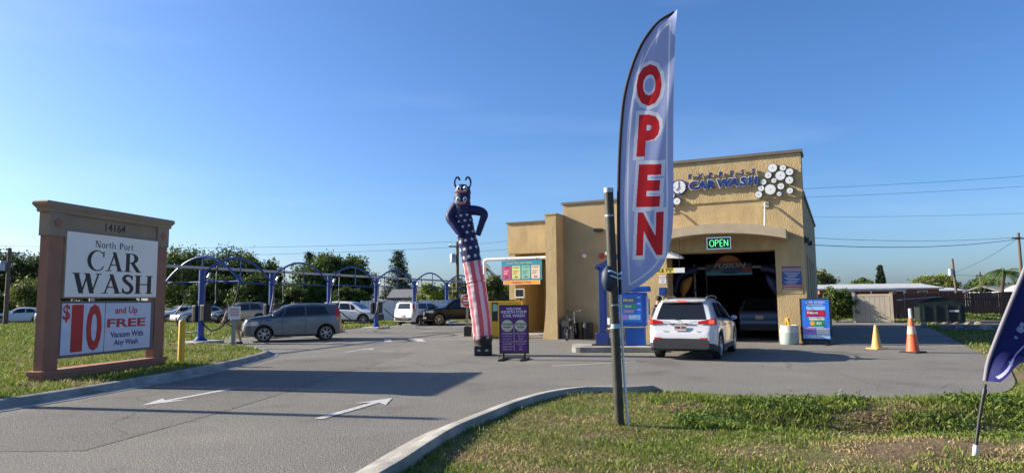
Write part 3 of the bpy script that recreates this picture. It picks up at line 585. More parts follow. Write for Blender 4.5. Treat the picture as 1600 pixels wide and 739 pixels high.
sp = [(p.x, p.y) for p in smoothpath([(.47, .80, 0), (.40, .93, 0), (.26, .965, 0), (.13, .90, 0), (.10, .76, 0), (.22, .60, 0), (.38, .46, 0), (.47, .28, 0), (.40, .09, 0), (.24, .035, 0), (.10, .09, 0), (.05, .22, 0)], 4)]
GL = {
 'C': (.82, strip(ell(.46, .5, .44, .53, 48, 312), ell(.50, .5, .31, .475, 48, 312))+[[(.74, .70), (.80, .70), (.79, 1.0), (.75, .98)], [(.72, .12), (.80, .2), (.79, .24), (.70, .17)]]),
 'A': (.86, [quad(.14, 0, .44, 1, t_), quad(.70, 0, .40, 1, T, T*.9), [(.24, .30), (.62, .30), (.61, .355), (.25, .355)], sf(.14, 0, .28), sf(.70, 0, .34)]),
 'R': (.88, [quad(.18, 0, .18, 1, T), sf(.18, 0, .36), [(.02, .955), (.44, .955), (.44, 1), (.02, 1)], [(.2, .47), (.44, .47), (.44, .525), (.2, .525)]]+bowl(.42, .735, .30, .265)+[quad(.76, 0, .42, .5, T*1.15, T), sf(.78, 0, .26)]),
 'W': (1.16, [quad(.36, 0, .14, 1, T), quad(.36, 0, .60, 1, t_), quad(.78, 0, .58, 1, T), quad(.78, 0, 1.04, 1, t_), sf(.14, .955, .32), sf(1.04, .955, .26), sf(.55, .955, .22)]),
 'S': (.56, spine(sp, sw(len(sp), .05, .175))+[[(.44, .74), (.49, .74), (.49, .98), (.45, .96)], [(.03, .28), (.08, .28), (.07, .03), (.03, .02)]]),
 'H': (.92, [quad(.18, 0, .18, 1, T), quad(.74, 0, .74, 1, T), sf(.18, 0, .34), sf(.74, 0, .34), sf(.18, .955, .34), sf(.74, .955, .34), [(.2, .48), (.72, .48), (.72, .54), (.2, .54)]]),
 'N': (.9, [quad(.16, 0, .16, 1, t_), quad(.72, 0, .2, 1, T), quad(.76, 0, .76, 1, t_), sf(.16, 0, .26), sf(.13, .955, .26), sf(.76, .955, .26)]),
 'P': (.72, [quad(.18, 0, .18, 1, T), sf(.18, 0, .36), [(.02, .955), (.40, .955), (.40, 1), (.02, 1)], [(.2, .43), (.4, .43), (.4, .485), (.2, .485)]]+bowl(.38, .715, .31, .285)),
 'o': (.62, strip(ell(.30, .32, .28, .34, 0, 360, 26), ell(.30, .32, .15, .29, 0, 360, 26))),
 'r': (.46, [quad(.14, 0, .14, .64, .13), sf(.14, 0, .28), sf(.1, .6, .18), [(.18, .44), (.30, .64), (.43, .64), (.43, .52), (.34, .53)]]),
 't': (.42, [quad(.18, .06, .18, .84, .13), [(.02, .58), (.38, .58), (.38, .635), (.02, .635)], [(.12, .06), (.22, 0), (.39, .03), (.39, .10), (.25, .09)]]),
 'h': (.70, [quad(.14, 0, .14, 1, .13), sf(.14, 0, .27), sf(.1, .955, .18), quad(.53, 0, .53, .46, .13), sf(.53, 0, .27), [(.18, .46), (.34, .65), (.50, .62), (.595, .46), (.465, .46), (.42, .54), (.34, .54)]]),
 ' ': (.4, [])}
def serif(word, par, m, x0, x1, z0, h, y, sp_=.06):
    tot = sum(GL[c][0]+sp_ for c in word)-sp_; k = (x1-x0)/tot; x = x0
    for c in word:
        w, polys = GL[c]
        if polys:
            b = MB()
            for i, p in enumerate(polys): b.prism([(x+u*k, z0+v*h) for u, v in p], lambda u, v, q: (u, y+(0 if q else -.003-.0004*i), v))
            b.build('letter', m, par)
        x += (w+sp_)*k
serif('North Port', up, 'ink', 1.22, 2.44, 2.955, .155, -.312); serif('CAR', up, 'ink', 1.0, 2.72, 2.43, .45, -.312); serif('WASH', up, 'ink', .62, 3.17, 1.91, .45, -.312, .02)
def fit(name, s, m, par, x0, x1, z0, z1, y, bold=.0, ext=.002, shear=0):
    me = text_mesh(s, 1, bold=bold, ext=.001, shear=shear); v = np.empty(len(me.vertices)*3); me.vertices.foreach_get('co', v); v = v.reshape(-1, 3)
    lo_, hi_ = v.min(0), v.max(0); v[:, 0] = x0+(v[:, 0]-lo_[0])/(hi_[0]-lo_[0])*(x1-x0); v[:, 1] = z0+(v[:, 1]-lo_[1])/(hi_[1]-lo_[1])*(z1-z0); v[:, 2] = np.sign(v[:, 2])*ext
    me.vertices.foreach_set('co', np.column_stack([v[:, 0], y-v[:, 2], v[:, 1]]).ravel()); me.materials.clear(); me.update(); return place(name, me, par, m)
fit('lettering', '$', 'red_ink', lo, .46, .66, 1.28, 1.67, -.215, .02); fit('lettering', '1', 'red_ink', lo, .70, 1.03, .63, 1.66, -.218, .018); fit('lettering', '0', 'red_ink', lo, 1.12, 1.58, .62, 1.67, -.218, .03)
fit('lettering', 'and Up', 'red_ink', lo, 1.98, 2.72, 1.39, 1.60, -.215, .022); fit('lettering', 'FREE', 'red_ink', lo, 1.74, 3.02, 1.12, 1.32, -.215, .03)
fit('lettering', 'Vacuum With', 'blue_ink', lo, 1.86, 2.95, .88, 1.02, -.215, .03); fit('lettering', 'Any Wash', 'blue_ink', lo, 1.98, 2.78, .66, .83, -.215, .03)
# ---------------------------------------------------------------- feather flags
M['fl_blue'] = mat('flag_blue_cloth', (.37, .43, .66), .75, trans=.45, spec=.2, bump=.25, bscale=9, stretch=(2, 2, .5)); M['fl_white'] = mat('flag_white_print', (.72, .74, .80), .75, trans=.42, spec=.2); M['fl_red'] = mat('flag_red_print', (.62, .03, .035), .75, trans=.38, spec=.2)
M['sleeve'] = mat('black_sleeve', (.03, .025, .03), .85)
def tri_pts(s, bold, box, shear=0.):
    me = text_mesh(s, 1, bold=bold, ext=0, shear=shear); me.calc_loop_triangles(); v = np.empty(len(me.vertices)*3); me.vertices.foreach_get('co', v); v = v.reshape(-1, 3)[:, :2]
    lo_, hi_ = v.min(0), v.max(0); x0, x1, z0, z1 = box; v = (v-lo_)/(hi_-lo_)*[x1-x0, z1-z0]+[x0, z0]
    t = np.array([q.vertices[:] for q in me.loop_triangles]); return v[t]
def intri(P, T3):
    c = np.zeros(len(P), bool)
    for a, b_, d in T3:
        lo_, hi_ = np.minimum(np.minimum(a, b_), d), np.maximum(np.maximum(a, b_), d); s = np.where((P >= lo_).all(1) & (P <= hi_).all(1))[0]
        if not len(s): continue
        q = P[s]; k1 = (b_[0]-a[0])*(q[:, 1]-a[1])-(b_[1]-a[1])*(q[:, 0]-a[0]); k2 = (d[0]-b_[0])*(q[:, 1]-b_[1])-(d[1]-b_[1])*(q[:, 0]-b_[0]); k3 = (a[0]-d[0])*(q[:, 1]-d[1])-(a[1]-d[1])*(q[:, 0]-d[0])
        c[s] |= ((k1 >= 0) & (k2 >= 0) & (k3 >= 0)) | ((k1 <= 0) & (k2 <= 0) & (k3 <= 0))
    return c
def cloth(name, rows_z, Lx, Rx, Lz, Rz, ydisp, paint, mats, par, nv=110):
    """rows across the flag between a left and a right edge; paint(P) gives the print of each cell"""
    nu = len(rows_z)-1; s = np.linspace(0, 1, nv+1); X = Lx[:, None]+(Rx-Lx)[:, None]*s; Z = Lz[:, None]+(Rz-Lz)[:, None]*s; Y = ydisp(X, Z, s[None, :])
    v = np.stack([X, Y, Z], -1).reshape(-1, 3); idx = np.arange((nu+1)*(nv+1)).reshape(nu+1, nv+1)
    q = np.stack([idx[:-1, :-1], idx[:-1, 1:], idx[1:, 1:], idx[1:, :-1]], -1).reshape(-1, 4)
    cc = v[q].mean(1)[:, [0, 2]]; me = bpy.data.meshes.new(name); me.from_pydata(v.tolist(), [], q.tolist())
    me.polygons.foreach_set('material_index', paint(cc).astype(np.int32)); me.polygons.foreach_set('use_smooth', [True]*len(q)); me.update()
    return place(name, me, par, mats)
FX, FY = 1.46, 9.1
ff = thing('feather_flag', 'tall blue feather flag with red letters tied to the metal post', 'flag', (FX, FY, 0))
LE = np.array([(.01, 1.75), (.01, 2.53), (.03, 3.32), (.08, 4.04), (.16, 4.58), (.35, 5.13), (.60, 5.50), (.86, 5.68)])
RE = np.array([(.02, 1.755), (.28, 1.89), (.53, 2.11), (.66, 2.44), (.71, 2.87), (.74, 3.58), (.79, 4.48), (.83, 5.31), (.865, 5.68)])
LE = np.array([(p.x, p.y) for p in smoothpath([(x, z, 0) for x, z in LE], 6)]); RE = np.array([(p.x, p.y) for p in smoothpath([(x, z, 0) for x, z in RE], 5)])
nz_ = 640; tt = np.linspace(0, 1, nz_+1); lz = 1.755+(5.675-1.755)*tt
LXs = np.interp(lz, LE[:, 1], LE[:, 0]); 
rzz = 1.755+(5.68-1.755)*tt; RXs = np.interp(rzz, RE[:, 1], RE[:, 0])
Lz_, Rz_ = lz.copy(), rzz.copy()
def fdisp(X, Z, s): 
    return .030*np.sin(5.2*X-2.1*Z+.6)*np.clip(s*1.6, 0, 1)+.020*np.sin(13*(X-.16*Z)+1.2)*np.clip(s*1.5, 0, 1)+.012*np.sin(24*(X-.22*Z))*sst(3.0, 5.2, Z)-.10*s*s
word = 'OPEN'; BX = [(.29, .63, 4.33, 4.92), (.26, .59, 3.63, 4.21), (.235, .60, 2.93, 3.52), (.215, .595, 2.27, 2.86)]
trs = [(tri_pts(c, .055, b, .12), tri_pts(c, .055, (b[0]-.045, b[1]+.045, b[2]-.05, b[3]+.05), .12), tri_pts(c, .12, (b[0]-.05, b[1]+.05, b[2]-.055, b[3]+.055), .12)) for c, b in zip(word, BX)]
def fpaint(C):
    k = np.zeros(len(C)); xl = np.interp(C[:, 1], LE[:, 1], LE[:, 0]); xr = np.interp(C[:, 1], RE[:, 1], RE[:, 0])
    dd = np.minimum(C[:, 0]-xl, (xr-C[:, 0])); rd = pdist(C, RE); ld = pdist(C, LE); e = np.minimum(ld-.03, rd)
    k[(np.abs(e-.075) < .011)] = 1
    for red, o1, o2 in trs: k[intri(C, o2) | intri(C, o1)] = 1
    for red, _, _ in trs: k[intri(C, red)] = 2
    return k
cl = cloth('flag_cloth', lz, LXs, RXs, Lz_, Rz_, fdisp, fpaint, ['fl_blue', 'fl_white', 'fl_red'], ff, 180)
MB().tube([(x-.02, 0, z) for x, z in LE], .022, 8).build('pole_sleeve', 'sleeve', ff, smooth=60)
MB().tube([(.05, -.03, -.02), (.01, -.01, .8), (-.01, 0, 1.76)], .017, 8).build('lower_pole', 'white', ff, smooth=60)
pg = thing('metal_post', 'weathered round metal post standing in the verge grass', 'post', (1.385, 9.06, -.02))
M['oldmetal'] = mat('weathered_steel', (.065, .062, .05), .6, .5, var=.4, vscale=4, bump=.2, bscale=30); M['tape'] = mat('pale_tape', (.35, .5, .65), .5)
MB().tube([(.01, 0, 0), (-.03, 0, 1.6), (-.063, 0, 3.15)], .063, 18).build('shaft', 'oldmetal', pg, smooth=40)
MB().tube([(-.063, 0, 3.15), (-.064, 0, 3.21)], .066, 18).build('cap', 'galv', pg, smooth=40)
MB().tube([(-.02, 0, 1.32), (-.021, 0, 1.38)], .066, 18).build('collar', 'tape', pg, smooth=40); MB().tube([(-.025, 0, 1.62), (-.026, 0, 1.64)], .066, 18).build('band', 'galv', pg, smooth=40); MB().tube([(-.057, 0, 2.82), (-.0575, 0, 2.845)], .066, 18).build('band', 'galv', pg, smooth=40)
M['bag'] = mat('navy_bundle', (.015, .03, .06), .6)
MB().lathe([(.001, -.17), (.06, -.14), (.095, -.03), (.085, .08), (.03, .17), (.001, .18)], 12, M4=Matrix.Translation((-.10, -.03, 1.98))).build('strap_bundle', 'bag', pg, smooth=50)
for z in (2.0, 2.06): MB().tube([(-.09+.18*math.cos(R(a))*.5+.07, -.09+.02*math.sin(R(a)), z+.02*math.sin(R(2*a))) for a in range(180, 361, 20)], .014, 6).build('tie_strap', 'tape', pg)
# navy bubble flag at the right edge
f2 = thing('feather_flag', 'dark navy feather flag with pale bubbles leaning at the right edge', 'flag', (4.74, 7.14, -.03))
M['f2_navy'] = mat('navy_cloth', (.013, .016, .10), .7, trans=.2, var=.25, vscale=1.5, spec=.2); M['f2_pale'] = mat('pale_bubble_print', (.20, .26, .42), .7, trans=.25); M['f2_yel'] = mat('yellow_print', (.65, .45, .05), .7, trans=.25); M['f2_red'] = mat('red_print', (.45, .05, .05), .7, trans=.25); M['f2_line'] = mat('lilac_print', (.35, .33, .62), .7, trans=.25)
L2 = np.array([(.20, .83), (.25, 1.03), (.37, 1.30), (.53, 1.63), (.69, 1.95), (.90, 2.4), (1.14, 2.95), (1.42, 3.4), (1.75, 3.72)]); R2 = np.array([(.21, .84), (.43, 1.0), (.66, 1.06), (1.0, 1.14), (1.3, 1.35), (1.5, 1.9), (1.62, 2.5), (1.70, 3.1), (1.76, 3.73)])
L2 = np.array([(p.x, p.y) for p in smoothpath([(x, z, 0) for x, z in L2], 5)]); R2 = np.array([(p.x, p.y) for p in smoothpath([(x, z, 0) for x, z in R2], 5)])
t2 = np.linspace(0, 1, 241)
def along(Pn, t): 
    d = np.r_[0, np.cumsum(np.hypot(*np.diff(Pn, axis=0).T))]; return np.interp(t*d[-1], d, Pn[:, 0]), np.interp(t*d[-1], d, Pn[:, 1])
l2x, l2z = along(L2, t2); r2x, r2z = along(R2, t2)
BUB2 = [(.58, 1.36, .035), (.60, 1.41, .022), (.53, 1.28, .016), (.66, 1.28, .045), (.68, 1.12, .068), (.84, 1.46, .08), (.95, 1.9, .06), (1.1, 1.55, .05), (1.2, 2.2, .08), (1.05, 2.4, .05), (1.3, 2.7, .06)]
def p2(C):
    k = np.zeros(len(C)); 
    for x, z, r in BUB2: k[np.hypot(C[:, 0]-x, C[:, 1]-z) < r] = 1
    for a, b_ in (((.24, .88), (.78, 1.36)), ((.60, 1.02), (1.1, 1.32))): k[pdist(C, [a, b_]) < .007] = 4
    k[inside(C, [(.72, 1.30), (.80, 1.26), (1.0, 1.42), (1.2, 1.75), (1.0, 1.70), (.84, 1.47)])] = 2; k[inside(C, [(.73, 1.27), (.77, 1.24), (1.0, 1.36), (1.2, 1.6), (1.0, 1.42), (.80, 1.29)])] = 3
    k[inside(C, [(.37, .995), (.395, 1.0), (.415, 1.04), (.39, 1.04)])] = 1
    return k
cloth('flag_cloth', t2, l2x, r2x, l2z, r2z, lambda X, Z, s: .05*np.sin(5*X-3*Z)*np.clip(s*2, 0, 1)+.03*np.sin(11*X+2*Z)*np.clip(s*2, 0, 1)-.12*s*s, p2, ['f2_navy', 'f2_pale', 'f2_yel', 'f2_red', 'f2_line'], f2, 90)
M['greysleeve'] = mat('grey_sleeve', (.20, .19, .22), .8)
MB().tube([(x-.012, 0, z) for x, z in L2], .02, 8).build('pole_sleeve', 'greysleeve', f2, smooth=60)
MB().tube([(.045, 0, .17), (.10, 0, .44), (.19, 0, .80)], .017, 8).build('lower_pole', 'black', f2, smooth=60); MB().tube([(0, 0, -.05), (.045, 0, .18)], .024, 8).build('ground_spike', 'white', f2, smooth=60); MB().tube([(.165, 0, .69), (.18, 0, .75)], .024, 8).build('joint', 'black', f2)
# ---------------------------------------------------------------- inflatable tube man
tm = thing('inflatable_tube_man', 'stars and stripes inflatable tube man standing on a black blower', 'inflatable', (-.92, 20.85, 0))
M['navy'] = mat('navy_nylon', (.018, .018, .09), .55, trans=.15, spec=.4, bump=.9, bscale=5, stretch=(1.6, 1.6, .7)); M['tm_red'] = mat('red_nylon', (.55, .15, .18), .65, trans=.4, bump=.9, bscale=5, stretch=(1.6, 1.6, .6)); M['tm_white'] = mat('white_nylon', (.72, .62, .66), .65, trans=.35, bump=.9, bscale=5, stretch=(1.6, 1.6, .6)); M['tm_pink'] = mat('tongue_red', (.55, .10, .07), .6)
cpts = smoothpath([(0, 0, .50), (-.05, 0, 1.07), (-.13, 0, 1.66), (-.20, 0, 2.16), (-.26, 0, 2.46), (-.38, 0, 3.15), (-.52, 0, 3.81), (-.60, -.02, 4.30), (-.63, -.03, 4.72), (-.61, -.04, 5.12), (-.60, -.04, 5.28)], 8)
rr0 = [.29, .30, .30, .30, .285, .30, .285, .275, .262, .25, .12]
def tmr(i):
    t = i/8; a = int(min(t, 9)); r = rr0[a]+(rr0[a+1]-rr0[a])*(t-a); return r*(1+.03*math.sin(i*1.9))-(.05 if abs(i-26) < 1 else 0)
NB = 42
def tmpt(ti, an, off=0):
    i = int(min(ti, len(cpts)-2)); fr = ti-i; c = cpts[i].lerp(cpts[i+1], fr); d = (cpts[min(i+1, len(cpts)-1)]-cpts[max(i-1, 0)]).normalized()
    a = d.cross(Vector((0, 1, 0))).normalized(); q = Vector((0, 1, 0)); q = (q-d*q.dot(d)).normalized(); r = tmr(i)*(1-fr)+tmr(min(i+1, len(cpts)-1))*fr
    r = r*(1+.018*math.sin(an*5+ti*.7))+off
    return c+(a*math.cos(an)+q*math.sin(an))*r
b = MB(); n = len(cpts)
vs = [tmpt(i if i < n-1 else n-1.001, 2*math.pi*j/NB) for i in range(n) for j in range(NB)]
stripe_end, star_end = 37, 52
for i in range(n-1):
    for j in range(NB):
        mi = (1 if (j//3) % 2 == 0 else 2) if i < stripe_end else 0
        b.f.append((i*NB+j, i*NB+(j+1) % NB, (i+1)*NB+(j+1) % NB, (i+1)*NB+j)); b.m.append(mi)
b.v = [tuple(q) for q in vs]; b.f.append(tuple((n-1)*NB+j for j in range(NB))); b.m.append(0)
body = b.build('body_tube', ['navy', 'tm_red', 'tm_white'], tm, smooth=60)
for k, ti in enumerate(np.arange(38.6, 56.5, 2.9)):
    for j in range(9):
        an = 2*math.pi*(j+(.5 if k % 2 else 0))/9; s = MB(); pts = []
        for q in range(10):
            rad = .066 if q % 2 == 0 else .027; a = R(90+36*q)
            pts.append(tmpt(ti+rad*math.sin(a)/.083, an-rad*math.cos(a)/.29, .006))
        c = tmpt(ti, an, .007); s.add([c]+pts, [(0, 1+q, 1+(q+1) % 10) for q in range(10)]); s.build('star', 'sign_white', body)
MB().tube([Vector(q) for q in smoothpath([(-.80, -.05, 4.62), (-.93, -.1, 4.42), (-1.0, -.14, 4.24), (-.84, -.22, 3.98), (-.62, -.3, 3.66)], 5)], [.17, .17, .165, .16, .16, .155, .155, .15, .15, .15, .145, .14, .14, .135, .13, .13, .125, .12, .12, .11, .10], 14).build('arm', 'navy', tm, smooth=50)
MB().tube([Vector(q) for q in smoothpath([(-.45, -.05, 4.47), (-.2, -.1, 4.46), (.06, -.12, 4.36), (.0, -.14, 4.1), (-.14, -.16, 3.68)], 5)], [.16, .16, .16, .155, .155, .15, .15, .145, .14, .13, .12, .12, .12, .115, .11, .105, .1, .1, .095, .09, .085], 14).build('arm', 'navy', tm, smooth=50)
def face(z, k, par):
    for s in (-1, 1):
        an = -math.pi/2+s*.38; c = tmpt(z, an, .02); e = MB().lathe([(.001, -.05), (.045, -.03), (.066, 0), (.045, .03), (.001, .04)], 14, M4=Matrix.Translation(c) @ Matrix.Rotation(R(90), 4, 'X') @ Matrix.Diagonal((1, 1.25, 1, 1))).build('eye', 'sign_white', par, smooth=60)
        MB().lathe([(.001, -.02), (.026, -.015), (.034, 0), (.001, .02)], 12, M4=Matrix.Translation(c+Vector((.015*(-s), -.042, -.02))) @ Matrix.Rotation(R(90), 4, 'X')).build('pupil', 'black', e, smooth=60)
    m = MB(); cs = [tmpt(z-2.6+.9*math.sin(R(a))*k, -math.pi/2+.5*math.cos(R(a)), .012) for a in range(0, 360, 20)]; ctr = tmpt(z-2.6, -math.pi/2, .018)
    m.add([ctr]+cs, [(0, 1+i, 1+(i+1) % len(cs)) for i in range(len(cs))]); mo = m.build('mouth', 'tm_pink', par)
    m = MB(); c0 = [tmpt(z-2.0+.35*abs(math.cos(R(a))), -math.pi/2+.52*math.cos(R(a)), .02) for a in range(0, 181, 15)]; c1 = [tmpt(z-2.35+.35*abs(math.cos(R(a))), -math.pi/2+.52*math.cos(R(a)), .021) for a in range(0, 181, 15)]
    m.add(c0+c1, [(i, i+1, len(c0)+i+1, len(c0)+i) for i in range(len(c0)-1)]); m.build('teeth', 'sign_white', mo)
face(72.5, 1., body); face(65.5, .9, body)
for x0, s in ((-.86, -1), (-.36, 1)):
    MB().tube(smoothpath([(x0+.06*-s, -.04, 5.15), (x0, -.04, 5.32), (x0-.02*s, -.05, 5.46), (x0-.10*s, -.05, 5.52), (x0-.17*s, -.06, 5.42)], 4), [.03]*15+[.036, .02], 8).build('hair_tuft', 'navy', tm, smooth=50)
MB().tube([Vector((0, 0, .36)), Vector((0, 0, .44)), Vector((0, 0, .52)), Vector((-.005, 0, .60))], [.27, .28, .295, .30], 24).build('skirt', 'black', tm, smooth=40)
bw = MB().box(-.27, .27, -.24, .24, 0, .30).build('blower_box', 'black', tm, bevel=.03); MB().lathe([(.28, .28), (.26, .37)], 24).build('blower_ring', 'rubber', bw, smooth=40)
for x in (-.12, .12): disc('vent', 'galv', bw, x, -.246, .17, .055, .006, 14, .6)
pcord = smoothpath([(.27, -.1, .06), (.45, -.35, .02), (.5, -.9, .015), (.62, -1.2, .1)], 5); MB().tube(pcord, .01, 6).build('power_cord', 'black', tm)
# ---------------------------------------------------------------- A-boards
def board(name, label, loc, rot, w, h, z0):
    t = thing(name, label, 'sign', loc, rot)
    MB().box(-w/2, w/2, -.03, .03, z0, z0+h).build('frame', 'black', t, bevel=.01)
    for x in (-w/2+.12, w/2-.12):
        MB().box(x-.025, x+.025, -.02, .02, .05, z0).build('leg', 'steelblack', t)
        f = MB(); f.bar((x-.1, -.42, .03), (x+.1, .42, .03), .06, .05); f.build('foot', 'steelblack', t)
    MB().box(-w/2+.1, w/2-.1, -.02, .02, .05, .09).build('crossbar', 'steelblack', t)
    return t
M['purple'] = mat('purple_print', (.13, .015, .17), .4, var=.12, vscale=2); M['cream'] = mat('cream_print', (.62, .62, .36), .4)
ab = board('price_board', 'purple sidewalk sign board with two cream circles next to the tube man', (.03, 19.15, 0), -.06, .84, 1.36, .18)
pf = panel('print', 'purple', ab, -.38, .38, .22, 1.50, -.031, .004)
for k, (s, z, sz) in enumerate((('WELCOME', 1.43, .085), ('NORTH PORT', 1.34, .105), ('CAR WASH', 1.235, .12))): text('lettering', s, sz, 'sign_white', pf, 0, -.037, z, bold=.003, ext=.001)
for x, w1, w2, w3 in ((-.19, 'TOUCHLESS', 'WASH', 'No brushes'), (.19, 'EXTERIOR', 'WASH', 'With brushes')):
    c = disc('circle', 'cream', pf, x, -.0375, .96, .165, .002); text('lettering', w1, .062, 'purple', c, x, -.039, 1.0, bold=.003, ext=.001); text('lettering', w2, .075, 'purple', c, x, -.039, .92, bold=.003, ext=.001); text('lettering', w3, .035, 'purple', c, x, -.039, .855, ext=.001)
for x, tx in ((-.19, ('STANDARD', 'TOUCHLESS', 'No brushes', 'To touch car', 'SPOT FREE', 'UNDERWASH', 'FREE VAC')), (.19, ('ONE WASH', 'DELUXE', 'FROM', 'MEMBERSHIP', 'GAS CARD', 'PER', '$20'))):
    for k, s in enumerate(tx): text('lettering', s, .05 if k % 3 else .058, 'cream' if k % 2 else 'sign_white', pf, x, -.037, .74-.073*k, ext=.001)
MB().box(-.006, .006, -.0375, -.0355, .26, 1.02).build('divider', 'cream', pf)
for s in (-1, 1):
    a = MB(); a.bar((s*.29, -.037, 1.2), (s*.335, -.037, 1.34), .018, .002); a.prism([(s*.30, 1.335), (s*.37, 1.325), (s*.345, 1.395)], lambda u, v, k: (u, -.038+(.002 if k else 0), v)); a.build('arrow', 'cream', pf)
M['bluep'] = mat('bright_blue_print', (.03, .16, .66), .35, var=.2, vscale=2); M['skyp'] = mat('sky_blue_print', (.25, .50, .78), .35); M['crimson'] = mat('crimson_print', (.30, .015, .07), .35); M['greenp'] = mat('green_print', (.03, .25, .10), .35); M['lilac'] = mat('lilac_print2', (.36, .22, .55), .35)
a2 = board('price_board', 'blue sidewalk sign board with coloured price panels beside the white barrel', (10.72, 23.95, 0), BROT-.02, 1.02, 1.50, .12)
pb = panel('print', 'bluep', a2, -.44, .44, .2, 1.58, -.031, .004)
panel('white_card', 'sign_white', pb, .0, .42, .37, .58, -.0355, .002); panel('sky_card', 'skyp', pb, -.43, .43, .22, .36, -.0355, .002); panel('lilac_card', 'lilac', pb, -.43, -.02, .37, .6, -.0355, .002); panel('crimson_card', 'crimson', pb, -.32, .32, .98, 1.2, -.0355, .002, .03); panel('green_card', 'greenp', pb, -.2, .28, .66, .84, -.0355, .002, .03); panel('pale_card', 'skyp', pb, -.3, .32, 1.23, 1.34, -.0355, .002, .03); panel('cream_card', 'cream', pb, -.22, .28, .86, .93, -.0355, .002, .03)
disc('badge', 'red_ink', pb, .2, -.04, 1.09, .08, .002, 18); disc('badge', 'orange', pb, -.12, -.04, .75, .08, .002, 18)
text('lettering', 'CAR WASH', .12, 'sign_white', pb, 0, -.038, 1.48, ext=.001); text('lettering', 'POLISH', .15, 'sign_white', pb, -.02, -.039, .29, bold=.005, ext=.001); text('lettering', 'Deluxe', .12, 'sign_white', pb, -.1, -.039, 1.12, bold=.003, ext=.001); text('lettering', '$20', .11, 'sign_white', pb, .1, -.039, .75, bold=.003, ext=.001); text('lettering', '$10', .1, 'bluep', pb, -.2, -.039, .48, bold=.003, ext=.001)
for z in (1.39, 1.22, .955, .61): panel('rule', 'sign_white', pb, -.25, .25, z, z+.014, -.0355, .002)
# ---------------------------------------------------------------- cones, bollard, posts
M['cone_y'] = mat('faded_yellow_cone', (.62, .36, .10), .6, var=.15, vscale=5); M['cone_pale'] = mat('faded_collar', (.70, .42, .33), .6); M['cone_o'] = mat('orange_cone', (.72, .12, .035), .55, var=.12, vscale=5)
c1 = thing('traffic_cone', 'short faded yellow traffic cone on the driveway', 'cone', (11.64, 21.76, 0), .3); MB().lathe([(.17, .03), (.155, .06), (.045, .74), (.03, .76), (.001, .765)], 20).build('body', 'cone_y', c1, smooth=40); MB().box(-.23, .23, -.23, .23, 0, .035).build('base', 'cone_y', c1, bevel=.01)
c2 = thing('traffic_cone', 'tall orange traffic cone with pale collar and white pipe on top', 'cone', (11.9, 20.25, 0), .5); MB().lathe([(.19, .04), (.175, .08), (.07, .98), (.06, 1.02), (.001, 1.02)], 20).build('body', 'cone_o', c2, smooth=40); MB().box(-.26, .26, -.26, .26, 0, .045).build('base', 'rubber', c2, bevel=.012); MB().lathe([(.126, .55), (.098, .78)], 20).build('collar', 'cone_pale', c2, smooth=40); MB().tube([(0, 0, .9), (-.02, 0, 1.3)], .045, 12).build('pipe', 'white', c2, smooth=40)
bo = thing('bollard', 'yellow steel bollard behind the monument sign', 'bollard', (-8.94, 18.3, 0)); MB().lathe([(.085, 0), (.085, 1.18), (.07, 1.22), (.03, 1.245), (.001, 1.25)], 18).build('pipe', 'yellow', bo, smooth=40)
ss = thing('lane_sign', 'small white notice on a weathered square post by the kerb', 'sign', (-10.2, 24.75, .1), .15)
M['oldwood'] = mat('grey_post', (.30, .28, .25), .9, var=.3, vscale=6, bump=.3); MB().box(-.06, .06, -.06, .06, -.1, 1.3).build('post', 'oldwood', ss); panel('plate', 'sign_white', ss, -.2, .24, .98, 1.45, -.062, .012)
for k in range(5): panel('text_line', 'red_paint', ss, -.14, .18, 1.10+k*.06, 1.125+k*.06, -.0745, .002)
# DO NOT ENTER
dn = thing('do_not_enter_sign', 'square road sign with red disc on a timber post beside the tube man', 'sign', (-2.15, 31.9, 0), .05); MB().box(-.06, .06, -.05, .05, 0, 2.0).build('post', 'oldwood', dn)
panel('plate', 'sign_white', dn, -.3, .3, 1.36, 1.96, -.052, .006, .04); d = disc('red_disc', 'red_light', dn, 0, -.063, 1.66, .28, .004); panel('white_bar', 'sign_white', d, -.2, .2, 1.62, 1.7, -.0635, .004)
text('lettering', 'DO NOT', .12, 'sign_white', d, 0, -.066, 1.79, bold=.003, ext=.001); text('lettering', 'ENTER', .12, 'sign_white', d, 0, -.066, 1.53, bold=.003, ext=.001); MB().box(-.16, .2, -.25, .2, 0, .45).build('base_weight', 'black', dn, bevel=.03)
# white drum and planter barrel
wd = thing('plastic_drum', 'white plastic drum beside the red disc sign post', 'drum', (-1.45, 29.6, 0)); MB().lathe([(.24, 0), (.26, .04), (.26, .25), (.245, .27), (.26, .29), (.26, .6), (.245, .62), (.26, .64), (.26, .88), (.22, .92), (.001, .92)], 22).build('shell', 'white', wd, smooth=40)
M['barrel_white'] = mat('chalky_white', (.62, .60, .50), .7, var=.1); M['barrel_teal'] = mat('pale_teal', (.36, .45, .42), .7, var=.15)
pbr = bthing('barrel', 'white and pale teal barrel at the right pier of the bay', 'barrel', -.62, -.42, 0); MB().lathe([(.29, 0), (.31, .03), (.315, .42)], 24).build('lower_shell', 'barrel_teal', pbr, smooth=40); MB().lathe([(.316, .42), (.32, .68), (.30, .68), (.29, .5), (.001, .48)], 24).build('upper_shell', 'barrel_white', pbr, smooth=40)
ym = bthing('mop', 'yellow upright bundle standing in the white and teal barrel', 'mop', -.66, -.4, .5)
b = MB()
for k in range(7): b.tube(smoothpath([(-.07+.023*k, .02*math.sin(k*2), 0), (-.07+.023*k, .03*math.sin(k), .2), (-.06+.02*k, .02*math.cos(k), .42+.03*math.sin(k*3))], 4), .018, 6)
b.build('strands', 'yellow', ym, smooth=50); MB().tube([(0, 0, .0), (0, .02, .46)], .02, 6).build('handle', 'bar_yellow', ym)
